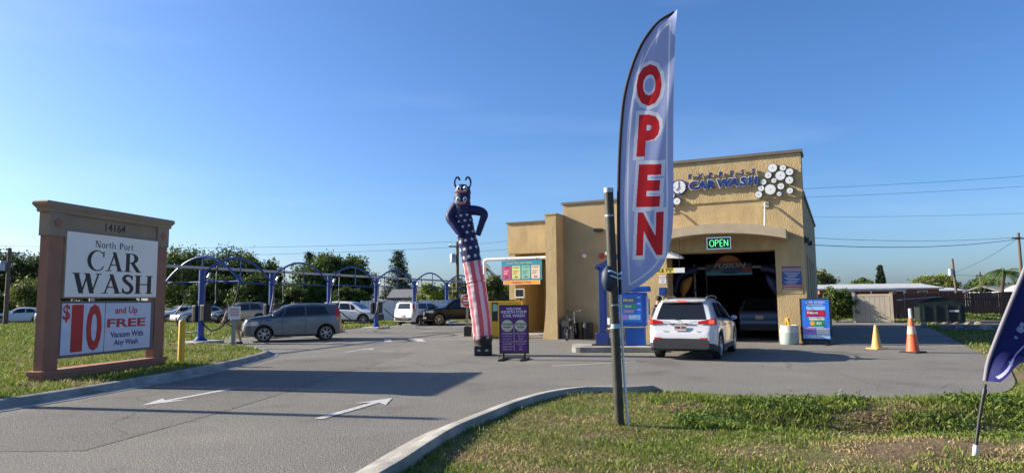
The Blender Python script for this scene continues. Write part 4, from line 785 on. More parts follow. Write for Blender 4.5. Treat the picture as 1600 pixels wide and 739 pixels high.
# ---------------------------------------------------------------- pay island
isl = thing('concrete_island', 'low concrete island under the blue pay kiosk', 'island', (3.35, 22.35, 0), -.10)
pts = []
for cx, cy, a0 in ((1.15, .7, 0), (-1.15, .7, 90), (-1.15, -.7, 180), (1.15, -.7, 270)): pts += [(cx+.25*math.cos(R(a0+a)), cy+.25*math.sin(R(a0+a))) for a in (0, 30, 60, 90)]
MB().prism(pts, lambda u, v, k: (u, v, .16 if k else -.02)).build('slab', 'kerbconc', isl)
kk = thing('pay_kiosk', 'bright blue pay kiosk with price menu beside the white car', 'kiosk', (4.02, 22.3, .16), BROT+.2)
M['kiosk_blue'] = mat('kiosk_blue', (.01, .09, .40), .35, var=.12, vscale=3)
MB().box(-.32, .32, -.2, .42, 0, .62).build('lower_cabinet', 'kiosk_blue', kk, bevel=.02); ucb = MB().box(-.62, .40, -.3, .4, .64, 1.72).build('upper_cabinet', 'kiosk_blue', kk, bevel=.02); MB().box(-.68, .52, -.42, .46, 1.74, 1.92).build('cap', 'kiosk_blue', kk, bevel=.04); MB().box(-.25, .05, -.1, .2, 1.92, 2.05).build('beacon', 'blue_metal', kk, bevel=.03)
mp_ = panel('menu_screen', 'bluep', ucb, -.58, .26, .76, 1.66, -.301, .006)
for (x0, x1, z0, z1, m) in ((-.42, .06, 1.38, 1.56, 'sgray'), (-.44, .08, 1.2, 1.33, 'greenp'), (-.34, .0, 1.06, 1.17, 'po_lil'), (-.52, -.2, .84, 1.0, 'lilac'), (-.18, .2, .84, 1.0, 'skyp'), (.1, .24, 1.1, 1.6, 'bluep')): panel('menu_card', m, mp_, x0, x1, z0, z1, -.3075, .003, .02)
for k in range(6): panel('text_line', 'sign_white', mp_, -.54 if k % 2 else .11, -.46 if k % 2 else .22, 1.55-.1*k, 1.575-.1*k, -.311, .002)
text('lettering', 'DELUXE', .09, 'sign_white', mp_, -.18, -.3125, 1.47, bold=.002, ext=.001); text('lettering', 'PLUS', .09, 'sign_white', mp_, -.18, -.3125, 1.265, bold=.002, ext=.001); text('lettering', 'WASH', .08, 'sign_white', mp_, -.05, -.3125, .92, bold=.002, ext=.001)
MB().box(.40, .46, -.1, .3, .7, 1.6).build('card_terminal', 'sign_white', ucb); MB().box(.46, .49, 0, .2, 1.0, 1.5).build('terminal_screen', 'glass', ucb); MB().box(-.32, .32, -.215, -.2, .58, .62).build('ledge', 'chrome', kk)
MB().box(-.60, -.42, -.05, .2, 0, .55).box(-.58, -.46, -.06, -.05, .1, .5).build('side_unit', 'white', kk, bevel=.01); MB().box(-.85, -.36, -.15, .15, 0, .24).build('junction_box', 'galv', kk, bevel=.01)
gt = thing('barrier_gate', 'dark blue gate post with bracket arm left of the kiosk', 'gate', (2.98, 22.4, .16), BROT)
M['gate_blue'] = mat('deep_blue_paint', (.006, .022, .13), .35, var=.1); MB().box(-.2, .25, -.2, .2, 0, .42).build('base', 'gate_blue', gt, bevel=.02); MB().box(-.1, .12, -.1, .1, .42, 2.62).build('column', 'gate_blue', gt, bevel=.015)
b = MB(); b.bar((-.17, 0, 2.55), (.6, 0, 2.92), .14, .14); b.build('arm', 'gate_blue', gt); MB().lathe([(.06, -.13), (.06, .13)], 12, M4=Matrix.Translation((-.15, 0, 2.56)) @ Matrix.Rotation(R(90), 4, 'X')).build('pivot', 'gate_blue', gt); MB().box(.14, .3, -.1, .1, 2.35, 2.5).build('sensor', 'galv', gt); MB().box(-.32, .32, -.26, .26, 0, .05).build('base_plate', 'steelblack', gt)
# ---------------------------------------------------------------- bicycle, chair, bin by the wall
bk = thing('folding_bicycle', 'black and silver folding bicycle parked by the shaded wall', 'bicycle', (2.42, 28.15, 0), R(62))
def wheel_(y, par):
    w = MB(); w.lathe([(.235, -.028), (.262, -.02), (.27, 0), (.262, .02), (.235, .028)], 26, M4=Matrix.Translation((y, 0, .27)) @ Matrix.Rotation(R(90), 4, 'X')); w.f = [f for f in w.f if len(f) == 4]; w.m = [0]*len(w.f); o = w.build('wheel', 'rubber', par, smooth=50)
    s = MB()
    for k in range(12): a = R(30*k); s.bar((y, 0, .27), (y+.235*math.cos(a), 0, .27+.235*math.sin(a)), .008, .008)
    s.lathe([(.03, -.05), (.03, .05)], 10, M4=Matrix.Translation((y, 0, .27)) @ Matrix.Rotation(R(90), 4, 'X')); s.build('spokes', 'alloy', o)
wheel_(.48, bk); wheel_(-.46, bk)
MB().tube([(.48, .0, .27), (.44, 0, .55), (.36, 0, .82), (.31, 0, 1.15)], .028, 8).build('steerer', 'alloy', bk, smooth=50); MB().tube(smoothpath([(.40, 0, .66), (.2, 0, .5), (0, 0, .4), (-.2, 0, .42), (-.46, 0, .27)]), .03, 8).build('frame', 'black', bk, smooth=50); MB().tube([(-.05, 0, .38), (-.17, 0, .92)], .022, 8).build('seat_post', 'alloy', bk)
MB().prism([(-.32, .9), (-.05, .92), (-.04, .95), (-.2, .985), (-.33, .985)], lambda u, v, k: (u, .06 if k else -.06, v)).build('saddle', 'black', bk, bevel=.015); MB().tube(smoothpath([(.22, -.30, 1.18), (.30, -.12, 1.16), (.31, .12, 1.16), (.22, .30, 1.18)]), .016, 8).build('handlebar', 'black', bk, smooth=50)
for s in (-1, 1): MB().tube([(.24, s*.27, 1.18), (.34, s*.30, 1.24)], .012, 6).build('brake_lever', 'chrome', bk)
MB().lathe([(.08, -.01), (.08, .01)], 16, M4=Matrix.Translation((-.02, -.05, .34)) @ Matrix.Rotation(R(90), 4, 'X')).build('crank', 'alloy', bk); MB().box(-.62, -.3, -.16, .16, .58, .80).build('rear_basket', 'black', bk)
ch = bthing('folding_chair', 'pale folding chair against the shaded wall behind the blue post', 'chair', -7.55, .2, 0)
for x in (-.22, .22):
    for (a, c) in (((x, -.25, 0), (x, .12, .9)), ((x, .25, 0), (x, -.22, .46))): MB().tube([a, c], .012, 6).build('leg', 'galv', ch)
B('seat', 'white', ch, -.23, .23, -.22, .2, .45, .475); MB().box(-.22, .22, .07, .10, .62, .9).build('backrest', 'white', ch)
tb = bthing('storage_box', 'dark box with a pot on top beside the buttress', 'box', -9.32, .35, 0); MB().box(-.3, .3, -.25, .3, 0, .62).build('box', 'black', tb, bevel=.02); MB().box(-.34, .34, -.28, .33, .62, .67).build('lid', 'steelblack', tb)
ptx = bthing('stock_pot', 'dark metal pot standing on the dark box', 'pot', -9.3, .35, .67); MB().lathe([(.22, 0), (.24, .03), (.24, .27), (.25, .29), (.001, .30)], 20).build('pot', 'sgray', ptx, smooth=40)
tr = bthing('waste_bin', 'black slatted bin behind the folding bicycle', 'bin', -8.55, .45, 0); MB().lathe([(.2, 0), (.22, .02), (.25, .66), (.24, .7), (.001, .68)], 14).build('bin', 'black', tr, smooth=30)
# ---------------------------------------------------------------- vehicles
def paint(name, col, rough=.28): 
    return mat(name, col, rough, 0, coat=.8, spec=.5)
M['car_white'] = paint('white_car_paint', (.58, .59, .60)); M['car_grey'] = mat('grey_metallic', (.115, .12, .13), .3, .55, coat=.8); M['car_silver'] = mat('silver_metallic', (.42, .43, .44), .3, .6, coat=.8); M['car_black'] = mat('black_car_paint', (.006, .006, .008), .3, spec=.3, coat=.1); M['car_tan'] = mat('taupe_metallic', (.26, .25, .24), .35, .5, coat=.6); M['car_navy'] = mat('dark_grey_car', (.06, .065, .075), .3, .3, coat=.8)
M['clad'] = mat('dark_cladding', (.022, .023, .026), .6, var=.1); M['plate'] = mat('licence_plate', (.55, .42, .42), .4)
class Car:
    def __init__(s, top, belt, wid, L, H, axles, rw, sill=.22, clad=.12, tumble=.36, sx=1.0):
        s.top, s.belt, s.wid = [np.array(q).T for q in (top, belt, wid)]; s.L, s.axles, s.rw, s.sill, s.clad, s.tumble = L, axles, rw, sill, clad, tumble
    def sec(s, x):
        zt = float(np.interp(x, *s.top)); zb = min(float(np.interp(x, *s.belt)), zt-.015); hw = float(np.interp(x, *s.wid)); bot = s.sill
        e = min(x, s.L-x); bot += .10*max(0, 1-e/.5)
        cl = bot+s.clad
        for a in s.axles:
            Rr = s.rw+.06
            if abs(x-a) < Rr: bot = max(bot, s.rw+math.sqrt(Rr*Rr-(x-a)**2)-.02)
            if abs(x-a) < Rr+.07: cl = max(cl, s.rw+math.sqrt((Rr+.07)**2-(x-a)**2)-.02) if s.clad > .04 else cl
        cl = max(cl, bot+.02); bot = min(bot, zb-.09); cl = min(cl, zb-.06); g = zt-zb
        y7 = hw-.075-s.tumble*g
        P = [(0, bot), (hw-.14, bot), (hw-.015, bot+.01), (hw, cl), (hw+.004, cl*.45+zb*.55), (hw-.02, zb-.04), (hw-.065, zb), (y7, zb+.86*g), (y7-.07-.03*min(1, g*2), zb+.975*g), (y7*.45, zt-.004), (0, zt)]
        return P
    def loft(s, par, mats):
        xs = set(np.round(np.linspace(0, s.L, 60), 4)) | set(np.round(s.top[0], 4)) | set(np.round(s.wid[0], 4))
        for a in s.axles:
            for k in range(13): xs.add(round(a+(s.rw+.0599)*math.cos(math.pi*k/12), 4)); xs.add(round(a+(s.rw+.13)*math.cos(math.pi*k/12), 4))
        xs = sorted(x for x in xs if 0 <= x <= s.L); b = MB(); S_ = [s.sec(x) for x in xs]; K = len(S_[0]); full = []
        for x, P in zip(xs, S_): full.append([(x, -y, z) for y, z in P[:0:-1]]+[(x, y, z) for y, z in P[:-1]])   # closed ring
        n = len(full[0]); b.v = [q for r in full for q in r]
        for i in range(len(xs)-1):
            for j in range(n):
                j2 = (j+1) % n
                k = (K-2-j) if j < K-1 else (j-(K-1))
                b.f.append((i*n+j, i*n+j2, (i+1)*n+j2, (i+1)*n+j)); b.m.append(1 if k <= 2 else 0)
        b.f.append(tuple(range(n))[::-1]); b.m.append(1); b.f.append(tuple((len(xs)-1)*n+j for j in range(n))); b.m.append(1)
        a0, a1 = s.axles; B('underbody', 'black', par, a0-s.rw-.02, a1+s.rw+.02, -.52, .52, s.sill+.03, min(2*s.rw+.06, 1.0))
        return b.build('body', mats, par, smooth=32)
    def side(s, x, f, sd, off=.006):
        P = s.sec(x); a, b = P[6], P[7]; return (x, sd*(a[0]+(b[0]-a[0])*f+off), a[1]+(b[1]-a[1])*f+off*.3)
    def flank(s, x, z, sd, off=.006):
        P = s.sec(x)[2:7]; zz = [p[1] for p in P]; yy = [p[0] for p in P]; return (x, sd*(float(np.interp(z, zz, yy))+off), z)
    def topz(s, x, y):
        P = s.sec(x)[7:]; return float(np.interp(abs(y), [p[0] for p in P][::-1], [p[1] for p in P][::-1]))
    def window(s, par, x00, x01, x10, x11, f0=.06, f1=.88):
        """lower edge x00..x01, upper edge x10..x11"""
        for sd in (-1, 1):
            b = MB(); b.grid(lambda u, v: s.side((x00+(x01-x00)*u)*(1-v)+(x10+(x11-x10)*u)*v, f0+(f1-f0)*v, sd), 10, 4); b.build('side_window', 'glass', par, smooth=60)
    def screen(s, name, par, xa, xb, k=.88, off=.008, m='glass'):
        b = MB()
        def fn(u, v):
            x = xa+(xb-xa)*u; y7 = s.sec(x)[8][0]; y = (2*v-1)*k*y7; e = .02
            dz = (s.topz(x+e, y)-s.topz(x-e, y))/(2*e); nl = math.hypot(1, dz); return (x-off*dz/nl, y, s.topz(x, y)+off/nl)
        b.grid(fn, 14, 12); return b.build(name, m, par, smooth=60)
    def strip(s, name, par, m, x0, x1, z0, z1, off=.008, both=True, n=8):
        for sd in ((-1, 1) if both else (1,)):
            b = MB(); b.grid(lambda u, v: s.flank(x0+(x1-x0)*u, (z0(u) if callable(z0) else z0)*(1-v)+(z1(u) if callable(z1) else z1)*v, sd, off), n, 4); b.build(name, m, par, smooth=60)
def wheels(car, par, track, spokes=5, rim='alloy', w=.11):
    for a in car.axles:
        for sd in (-1, 1):
            r = car.rw; T4 = Matrix.Translation((a, sd*track, r)) @ Matrix.Rotation(-R(90)*sd, 4, 'X')
            t = MB(); t.lathe([(r*.60, -w), (r*.93, -w), (r, -w*.7), (r, w*.6), (r*.95, w*.95), (r*.74, w), (r*.70, w*.86), (r*.68, -w*.2), (.001, -w*.2)], 28, M4=T4); o = t.build('wheel', 'rubber', par, smooth=35)
            q = MB(); q.lathe([(r*.66, w*.55), (r*.715, w*.9), (r*.72, w*1.0), (r*.69, w*1.0), (r*.64, w*.6)], 28, M4=T4); q.f = [f for f in q.f if len(f) == 4]; q.m = [0]*len(q.f)
            q.lathe([(r*.15, w*.3), (r*.15, w*.82), (r*.10, w*.9), (.001, w*.9)], 12, M4=T4)
            for k in range(spokes):
                an = 2*math.pi*k/spokes+.3
                for da in (-.11, .11):
                    c, s_ = math.cos(an), math.sin(an); e0 = T4 @ Vector((r*.1*c, r*.1*s_, w*.78)); e1 = T4 @ Vector((r*.69*math.cos(an+da*1.6), r*.69*math.sin(an+da*1.6), w*.82)); q.bar(e0, e1, r*.09, w*.16)
            q.build('rim', rim, o, smooth=35)
def common(c, root, body, bm, hl_z=(.72, .86), tl=None, mirror_x=None, plate=True):
    L_ = c.L; bz = float(np.interp(mirror_x, *c.belt))
    for sd in (-1, 1):
        y = c.sec(mirror_x)[6][0]; MB().lathe([(.001, -.09), (.07, -.06), (.085, 0), (.06, .06), (.001, .08)], 12, M4=Matrix.Translation((mirror_x, sd*(y+.12), bz+.07)) @ Matrix.Rotation(R(90), 4, 'Y') @ Matrix.Diagonal((.8, 1.15, .8, 1))).build('mirror', body, root, smooth=60)
        MB().bar((mirror_x, sd*(y-.02), bz+.03), (mirror_x, sd*(y+.08), bz+.05), .04, .05).build('mirror_arm', 'black', root)
    c.strip('headlight', root, 'clear_light', L_-.62, L_-.10, lambda u: hl_z[0], lambda u: hl_z[1]-.02*u, .01)
def seam(c, root, x, z0, z1, m='black'):
    for sd in (-1, 1):
        b = MB(); b.grid(lambda u, v: c.flank(x+.012*u, z0+(z1-z0)*v, sd, .0035), 1, 8); b.build('door_seam', m, root)
def handle(c, root, x, z, m):
    for sd in (-1, 1): p = c.flank(x, z, sd, .02); MB().box(x-.09, x+.09, p[1]-.018, p[1]+.018, z-.018, z+.018).build('door_handle', m, root, bevel=.008)
def car_root(name, label, cat, x, y, heading, group=None, mid=0):
    """heading = direction of travel; x, y = ground point under the car's own coordinate `mid` along its length"""
    a = math.atan2(heading[1], heading[0]); return thing(name, label, cat, (x-mid*math.cos(a), y-mid*math.sin(a), 0), a, group)
# --- white crossover at the kiosk
RAV = Car(top=[(0, .60), (.02, .74), (.05, .80), (.085, .98), (.12, 1.07), (.16, 1.16), (.28, 1.40), (.40, 1.585), (.46, 1.63), (.8, 1.675), (1.5, 1.70), (2.2, 1.675), (2.6, 1.61), (3.0, 1.40), (3.42, 1.12), (3.55, 1.08), (4.1, .98), (4.4, .88), (4.52, .72), (4.57, .58)],
          belt=[(0, 1.12), (.5, 1.12), (2.5, 1.04), (3.4, 1.0), (4.57, .86)], wid=[(0, .76), (.03, .80), (.12, .865), (.3, .905), (.8, .925), (3.6, .925), (4.2, .88), (4.45, .78), (4.57, .62)], L=4.57, H=1.7, axles=(.96, 3.62), rw=.355, clad=.16, tumble=.34)
rv = car_root('crossover_car', 'white crossover waiting at the blue kiosk with brake lights on', 'car', 4.97, 19.3, (.44, .90), mid=.96)
RAV.loft(rv, ['car_white', 'clad']); RAV.window(rv, .80, 1.62, 1.12, 1.62); RAV.window(rv, 1.70, 2.58, 1.70, 2.42); RAV.window(rv, 2.64, 3.22, 2.50, 2.74, .08, .84)
RAV.screen('windscreen', rv, 2.72, 3.38, .9); RAV.screen('rear_window', rv, .135, .405, .93)
common(RAV, rv, 'car_white', None, (.74, .90), mirror_x=3.08); wheels(RAV, rv, .80, 5)
b = MB(); b.grid(lambda u, v: (.395-.10*u+.05*abs(2*v-1)**3, (2*v-1)*.60, 1.625-.03*u+.004), 4, 10); b.grid(lambda u, v: (.395-.10*u+.05*abs(2*v-1)**3, (2*v-1)*.60, 1.595-.03*u), 4, 10); b.build('spoiler', 'car_white', rv, smooth=60)
MB().box(.275, .292, -.13, .13, 1.60, 1.625).build('high_brake_light', 'red_lit', rv)
for sd in (-1, 1):
    MB().tube(smoothpath([(.75, sd*.60, 1.665), (.85, sd*.60, 1.715), (1.5, sd*.60, 1.745), (2.2, sd*.60, 1.72), (2.35, sd*.60, 1.66)]), .02, 8).build('roof_rail', 'sgray', rv, smooth=50)
    # tail lamp: rear face patch that wraps onto the flank
    def tl(u, v, o=.012):
        z0, z1 = .945+.05*(1-u), 1.05+.10*min(1, u*1.3)
        if u < .6: k = u/.6; y = .46+.38*k; return (.065-.012-.0*k, sd*y, z0+(z1-z0)*v)
        k = (u-.6)/.4; x = .075+.36*k; y = float(np.interp(x, *RAV.wid))+.012; return (x, sd*y, (z0+.01*k)*(1-v)+(z1-.03*k)*v)
    b = MB(); b.grid(lambda u, v: tl(.02+.98*u, v), 18, 3); t = b.build('tail_light', 'red_light', rv, smooth=50)
    b = MB(); b.grid(lambda u, v: (lambda q: (q[0]-.008, q[1], q[2]))(tl(.48+.18*u, .2+.6*v)), 5, 2); b.build('lit_lamp', 'red_lit', t)
    b = MB(); b.grid(lambda u, v: (.055, sd*(.26+.20*u), 1.02+.0*u+(.03+.02*u)*v), 3, 1); b.build('clear_lens', 'clear_light', t)
    b = MB(); b.grid(lambda u, v: (-.006+.004*u*u, sd*(.52+.2*u), .57+.05*v), 4, 1); b.build('reflector', 'red_light', rv)
B('tailgate_trim', 'black', rv, .045, .07, -.34, .34, .985, 1.0)
lp = B('licence_plate', 'plate', rv, .012, .026, -.16, .16, .80, .955); 
LPR = Matrix.Rotation(R(-90), 4, 'Z')
def rtext(s, size, m, par, x, y, z, **k):
    me = text_mesh(s, size, **k); me.transform(Matrix.Translation((x, y, z)) @ LPR @ UP); me.materials.clear(); return place('lettering', me, par, m)
rtext('YEM Z01', .085, 'ink', lp, .0105, 0, .885, bold=.003, ext=.001)
for a0 in (0, 1): MB().tube([(.045, (.055 if a0 == 0 else .022)*math.cos(R(a)), 1.025+(.034 if a0 == 0 else .03)*math.sin(R(a))) for a in range(0, 361, 24)], .006, 6).build('emblem', 'chrome', rv)
rtext('RAV4', .06, 'chrome', rv, .022, .42, .79, ext=.003); rtext('XLE', .06, 'chrome', rv, .022, -.46, .79, ext=.003)
MB().tube([(.10, .22, 1.13), (.14, -.1, 1.15)], .012, 6).build('wiper', 'black', rv); MB().tube([(.75, 0, 1.67), (.60, 0, 1.80)], .008, 6).build('antenna', 'black', rv)
for x in (1.66, 2.62): seam(RAV, rv, x, .42, 1.02)
handle(RAV, rv, 1.82, .93, 'car_white'); handle(RAV, rv, 2.72, .91, 'car_white')
MB().box(.15, .5, -.5, .5, .30, .42).tube([(.02, .45, .30), (.4, .45, .32)], .035, 10).build('exhaust', 'steelblack', rv)
# --- box-shaped hatchbacks
def boxy(label, x, y, hd, m, group, mid):
    c = Car(top=[(0, .55), (.02, .70), (.05, .86), (.07, .98), (.10, 1.15), (.15, 1.38), (.20, 1.54), (.28, 1.59), (1.0, 1.62), (1.9, 1.62), (2.3, 1.57), (2.55, 1.48), (3.08, 1.13), (3.25, 1.10), (3.75, 1.04), (3.98, .95), (4.09, .78), (4.14, .52)],
            belt=[(0, 1.14), (1.0, 1.09), (3.2, 1.03), (4.14, .93)], wid=[(0, .78), (.04, .82), (.15, .865), (.5, .90), (3.3, .90), (3.8, .85), (4.0, .76), (4.14, .60)], L=4.14, H=1.6, axles=(.72, 3.29), rw=.335, sill=.2, clad=.02, tumble=.28)
    r = car_root('hatchback_car', label, 'car', x, y, hd, group, mid); mm = M[m]
    c.loft(r, [m, m]); c.window(r, .62, 1.55, .78, 1.55, .08, .86); c.window(r, 1.63, 2.52, 1.63, 2.36, .08, .86); c.window(r, 2.58, 2.92, 2.44, 2.52, .1, .8); c.screen('windscreen', r, 2.5, 3.05, .92); c.screen('rear_window', r, .098, .185, .80)
    common(c, r, m, None, (.70, .88), mirror_x=2.92); wheels(c, r, .775, 6, 'alloy')
    c.strip('sill_trim', r, 'clad', 1.12, 2.88, .215, .30, .006)
    for sd in (-1, 1):
        def tl(u, v):
            z = .90+.58*v; x = .07+.20*u+.06*v+.03; return c.side(x, max(.0, (z-1.06)/.52*1.0), sd, .012) if z > 1.06 else c.flank(x, z, sd, .012)
        b = MB(); b.grid(tl, 4, 8); b.build('tail_light', 'red_light', r, smooth=50); b = MB(); b.grid(lambda u, v: tl(u, v*.28), 3, 3); o = b.build('indicator', 'amber', r); o.location.y = sd*.004
        c.strip('side_vent', r, 'clad', 3.02, 3.2, .90, .935, .008)
    MB().box(-.03, .12, -.72, .72, .34, .56).build('rear_bumper', 'clad', r, bevel=.03); MB().box(4.05, 4.17, -.62, .62, .26, .46).build('front_bumper', 'clad', r, bevel=.03)
    B('licence_plate', 'plate', r, -.036, -.03, -.15, .15, .60, .75); MB().box(.17, .30, -.55, .55, 1.58, 1.61).build('spoiler', m, r, bevel=.015)
    for xx in (1.59, 2.55): seam(c, r, xx, .35, 1.0)
    handle(c, r, 1.75, .90, m); handle(c, r, 2.68, .88, m)
    return r
boxy('grey boxy hatchback parked side-on at the vacuum bays', -9.72, 30.0, (-.91, -.41), 'car_grey', None, 2.0)
boxy('white boxy hatchback seen from behind under the far arches', -6.6, 46.9, (.55, .83), 'car_white', None, 1.5)
# --- generic estate and saloon shapes for the lot behind
def suv(label, x, y, hd, m, group=None, mid=2.2, name='sport_utility_vehicle'):
    r = car_root(name, label, 'car', x, y, hd, group, mid); c = RAV
    c.loft(r, [m, 'clad']); c.window(r, .70, 1.62, 1.0, 1.62); c.window(r, 1.70, 2.58, 1.70, 2.42); c.window(r, 2.64, 3.22, 2.50, 2.74, .08, .84); c.screen('windscreen', r, 2.72, 3.38, .9); c.screen('rear_window', r, .135, .405, .93)
    common(c, r, m, None, (.74, .90), mirror_x=3.08); wheels(c, r, .80, 5)
    c.strip('tail_light', r, 'red_light', .10, .34, .95, 1.10, .01); MB().box(4.50, 4.59, -.55, .55, .52, .74).build('grille', 'black', r, bevel=.02); B('licence_plate', 'plate', r, .0, .02, -.16, .16, .78, .93); handle(c, r, 1.82, .93, m); handle(c, r, 2.72, .91, m)
    for xx in (1.66, 2.62): seam(c, r, xx, .42, 1.02)
    return r
def sedan(label, x, y, hd, m, group=None, mid=2.3):
    c = Car(top=[(0, .62), (.03, .80), (.08, .95), (.55, 1.02), (1.15, 1.34), (1.6, 1.43), (2.2, 1.45), (2.6, 1.38), (3.35, .98), (3.6, .94), (4.3, .82), (4.6, .70), (4.7, .52)], belt=[(0, .92), (1.5, .92), (3.3, .88), (4.7, .70)], wid=[(0, .72), (.1, .80), (.4, .88), (.9, .905), (3.6, .905), (4.3, .84), (4.6, .72), (4.7, .6)], L=4.7, H=1.45, axles=(1.0, 3.75), rw=.33, sill=.2, clad=.02, tumble=.38)
    r = car_root('sedan_car', label, 'car', x, y, hd, group, mid); c.loft(r, [m, m]); c.window(r, 1.0, 1.85, 1.35, 1.85, .1, .86); c.window(r, 1.93, 2.95, 1.93, 2.55, .1, .86); c.screen('windscreen', r, 2.66, 3.32, .92); c.screen('rear_window', r, .62, 1.12, .9)
    common(c, r, m, None, (.58, .70), mirror_x=2.85); wheels(c, r, .78, 7); c.strip('tail_light', r, 'red_light', .04, .35, .72, .88, .01); handle(c, r, 2.0, .80, m)
    return r
LOT = 'cars parked in the far lot'
suv('white sport utility vehicle parked behind the grey hatchback', -11.9, 49.6, (.97, -.22), 'car_white', LOT)
suv('taupe sport utility vehicle behind the bending person', -21.6, 53.5, (-.80, -.60), 'car_tan', LOT)
sedan('pale silver sedan left of the taupe vehicle in the far lot', -26.0, 56.5, (-.55, -.83), 'car_silver', LOT); sedan('white sedan showing between sign post and first vacuum post', -29.3, 59.5, (-.6, -.8), 'car_white', LOT)
sedan('white sedan parked before the shrubs left of the sign', -44.6, 61.5, (-.93, -.36), 'car_white', LOT); suv('dark parked vehicle cut off by the left edge of the picture', -47.3, 58.5, (.98, .2), 'car_navy', LOT, 3.2); sedan('dark sedan parked behind the white sedan at far left', -44.5, 65.5, (-.93, -.36), 'car_black', LOT); suv('grey vehicle peeking out behind the left sign post', -37.5, 56, (-.9, .44), 'car_silver', LOT)
# dark vehicle inside the tunnel
tp = BM_ @ Vector((-1.95, 3.9, 0)); suv('dark vehicle being washed inside the bay', tp.x, tp.y, (.436, .90), 'car_navy', None, .9)
# black pickup under the last arches
PK = Car(top=[(0, .60), (.02, .95), (.05, 1.06), (1.75, 1.06), (1.80, 1.20), (1.98, 1.72), (2.2, 1.78), (3.2, 1.78), (3.5, 1.70), (4.1, 1.22), (4.3, 1.17), (5.2, 1.08), (5.5, .95), (5.6, .6)], belt=[(0, 1.12), (5.0, 1.12), (5.6, .95)], wid=[(0, .88), (.1, .94), (.5, .96), (4.8, .96), (5.3, .90), (5.6, .76)], L=5.6, H=1.8, axles=(1.05, 4.6), rw=.40, sill=.38, clad=.04, tumble=.3)
pk = car_root('pickup_truck', 'black pickup truck parked under the last vacuum arches', 'truck', -3.75, 47.3, (-.90, -.42), None, 2.8)
PK.loft(pk, ['car_black', 'clad']); PK.window(pk, 2.05, 2.75, 2.1, 2.75); PK.window(pk, 2.83, 3.85, 2.83, 3.5); PK.screen('windscreen', pk, 3.5, 4.05, .92); PK.screen('rear_window', pk, 1.84, 1.96, .8); common(PK, pk, 'car_black', None, (.85, 1.02), mirror_x=3.75); wheels(PK, pk, .85, 6); MB().box(5.5, 5.64, -.7, .7, .62, .95).build('grille', 'chrome', pk, bevel=.03); MB().box(5.45, 5.7, -.85, .85, .42, .6).build('bumper', 'chrome', pk, bevel=.04)
# ---------------------------------------------------------------- people
M['skin'] = mat('skin', (.42, .24, .16), .6); M['shirt'] = mat('grey_shirt', (.17, .17, .18), .85, var=.15, vscale=8); M['khaki'] = mat('khaki_shorts', (.26, .20, .12), .85); M['purple_top'] = mat('dark_purple_top', (.02, .012, .035), .85); M['hair'] = mat('dark_hair', (.02, .015, .012), .7); M['denim'] = mat('dark_trousers', (.02, .025, .04), .85)
def skin(name, verts, edges, radii, m, par, sub=2, root=0):
    me = bpy.data.meshes.new(name); me.from_pydata(verts, edges, []); o = bpy.data.objects.new(name, me); COL.objects.link(o)
    md = o.modifiers.new('s', 'SKIN'); md.use_smooth_shade = True
    for i, r in enumerate(radii): v = me.skin_vertices[0].data[i]; v.radius = (r, r) if not isinstance(r, tuple) else r; v.use_root = (i == root)
    sb = o.modifiers.new('u', 'SUBSURF'); sb.levels = sb.render_levels = sub
    dg = bpy.context.evaluated_depsgraph_get(); dg.update(); m2 = bpy.data.meshes.new_from_object(o.evaluated_get(dg)); bpy.data.objects.remove(o)
    m2.polygons.foreach_set('use_smooth', [True]*len(m2.polygons)); m2.materials.clear(); return place(name, m2, par, m)
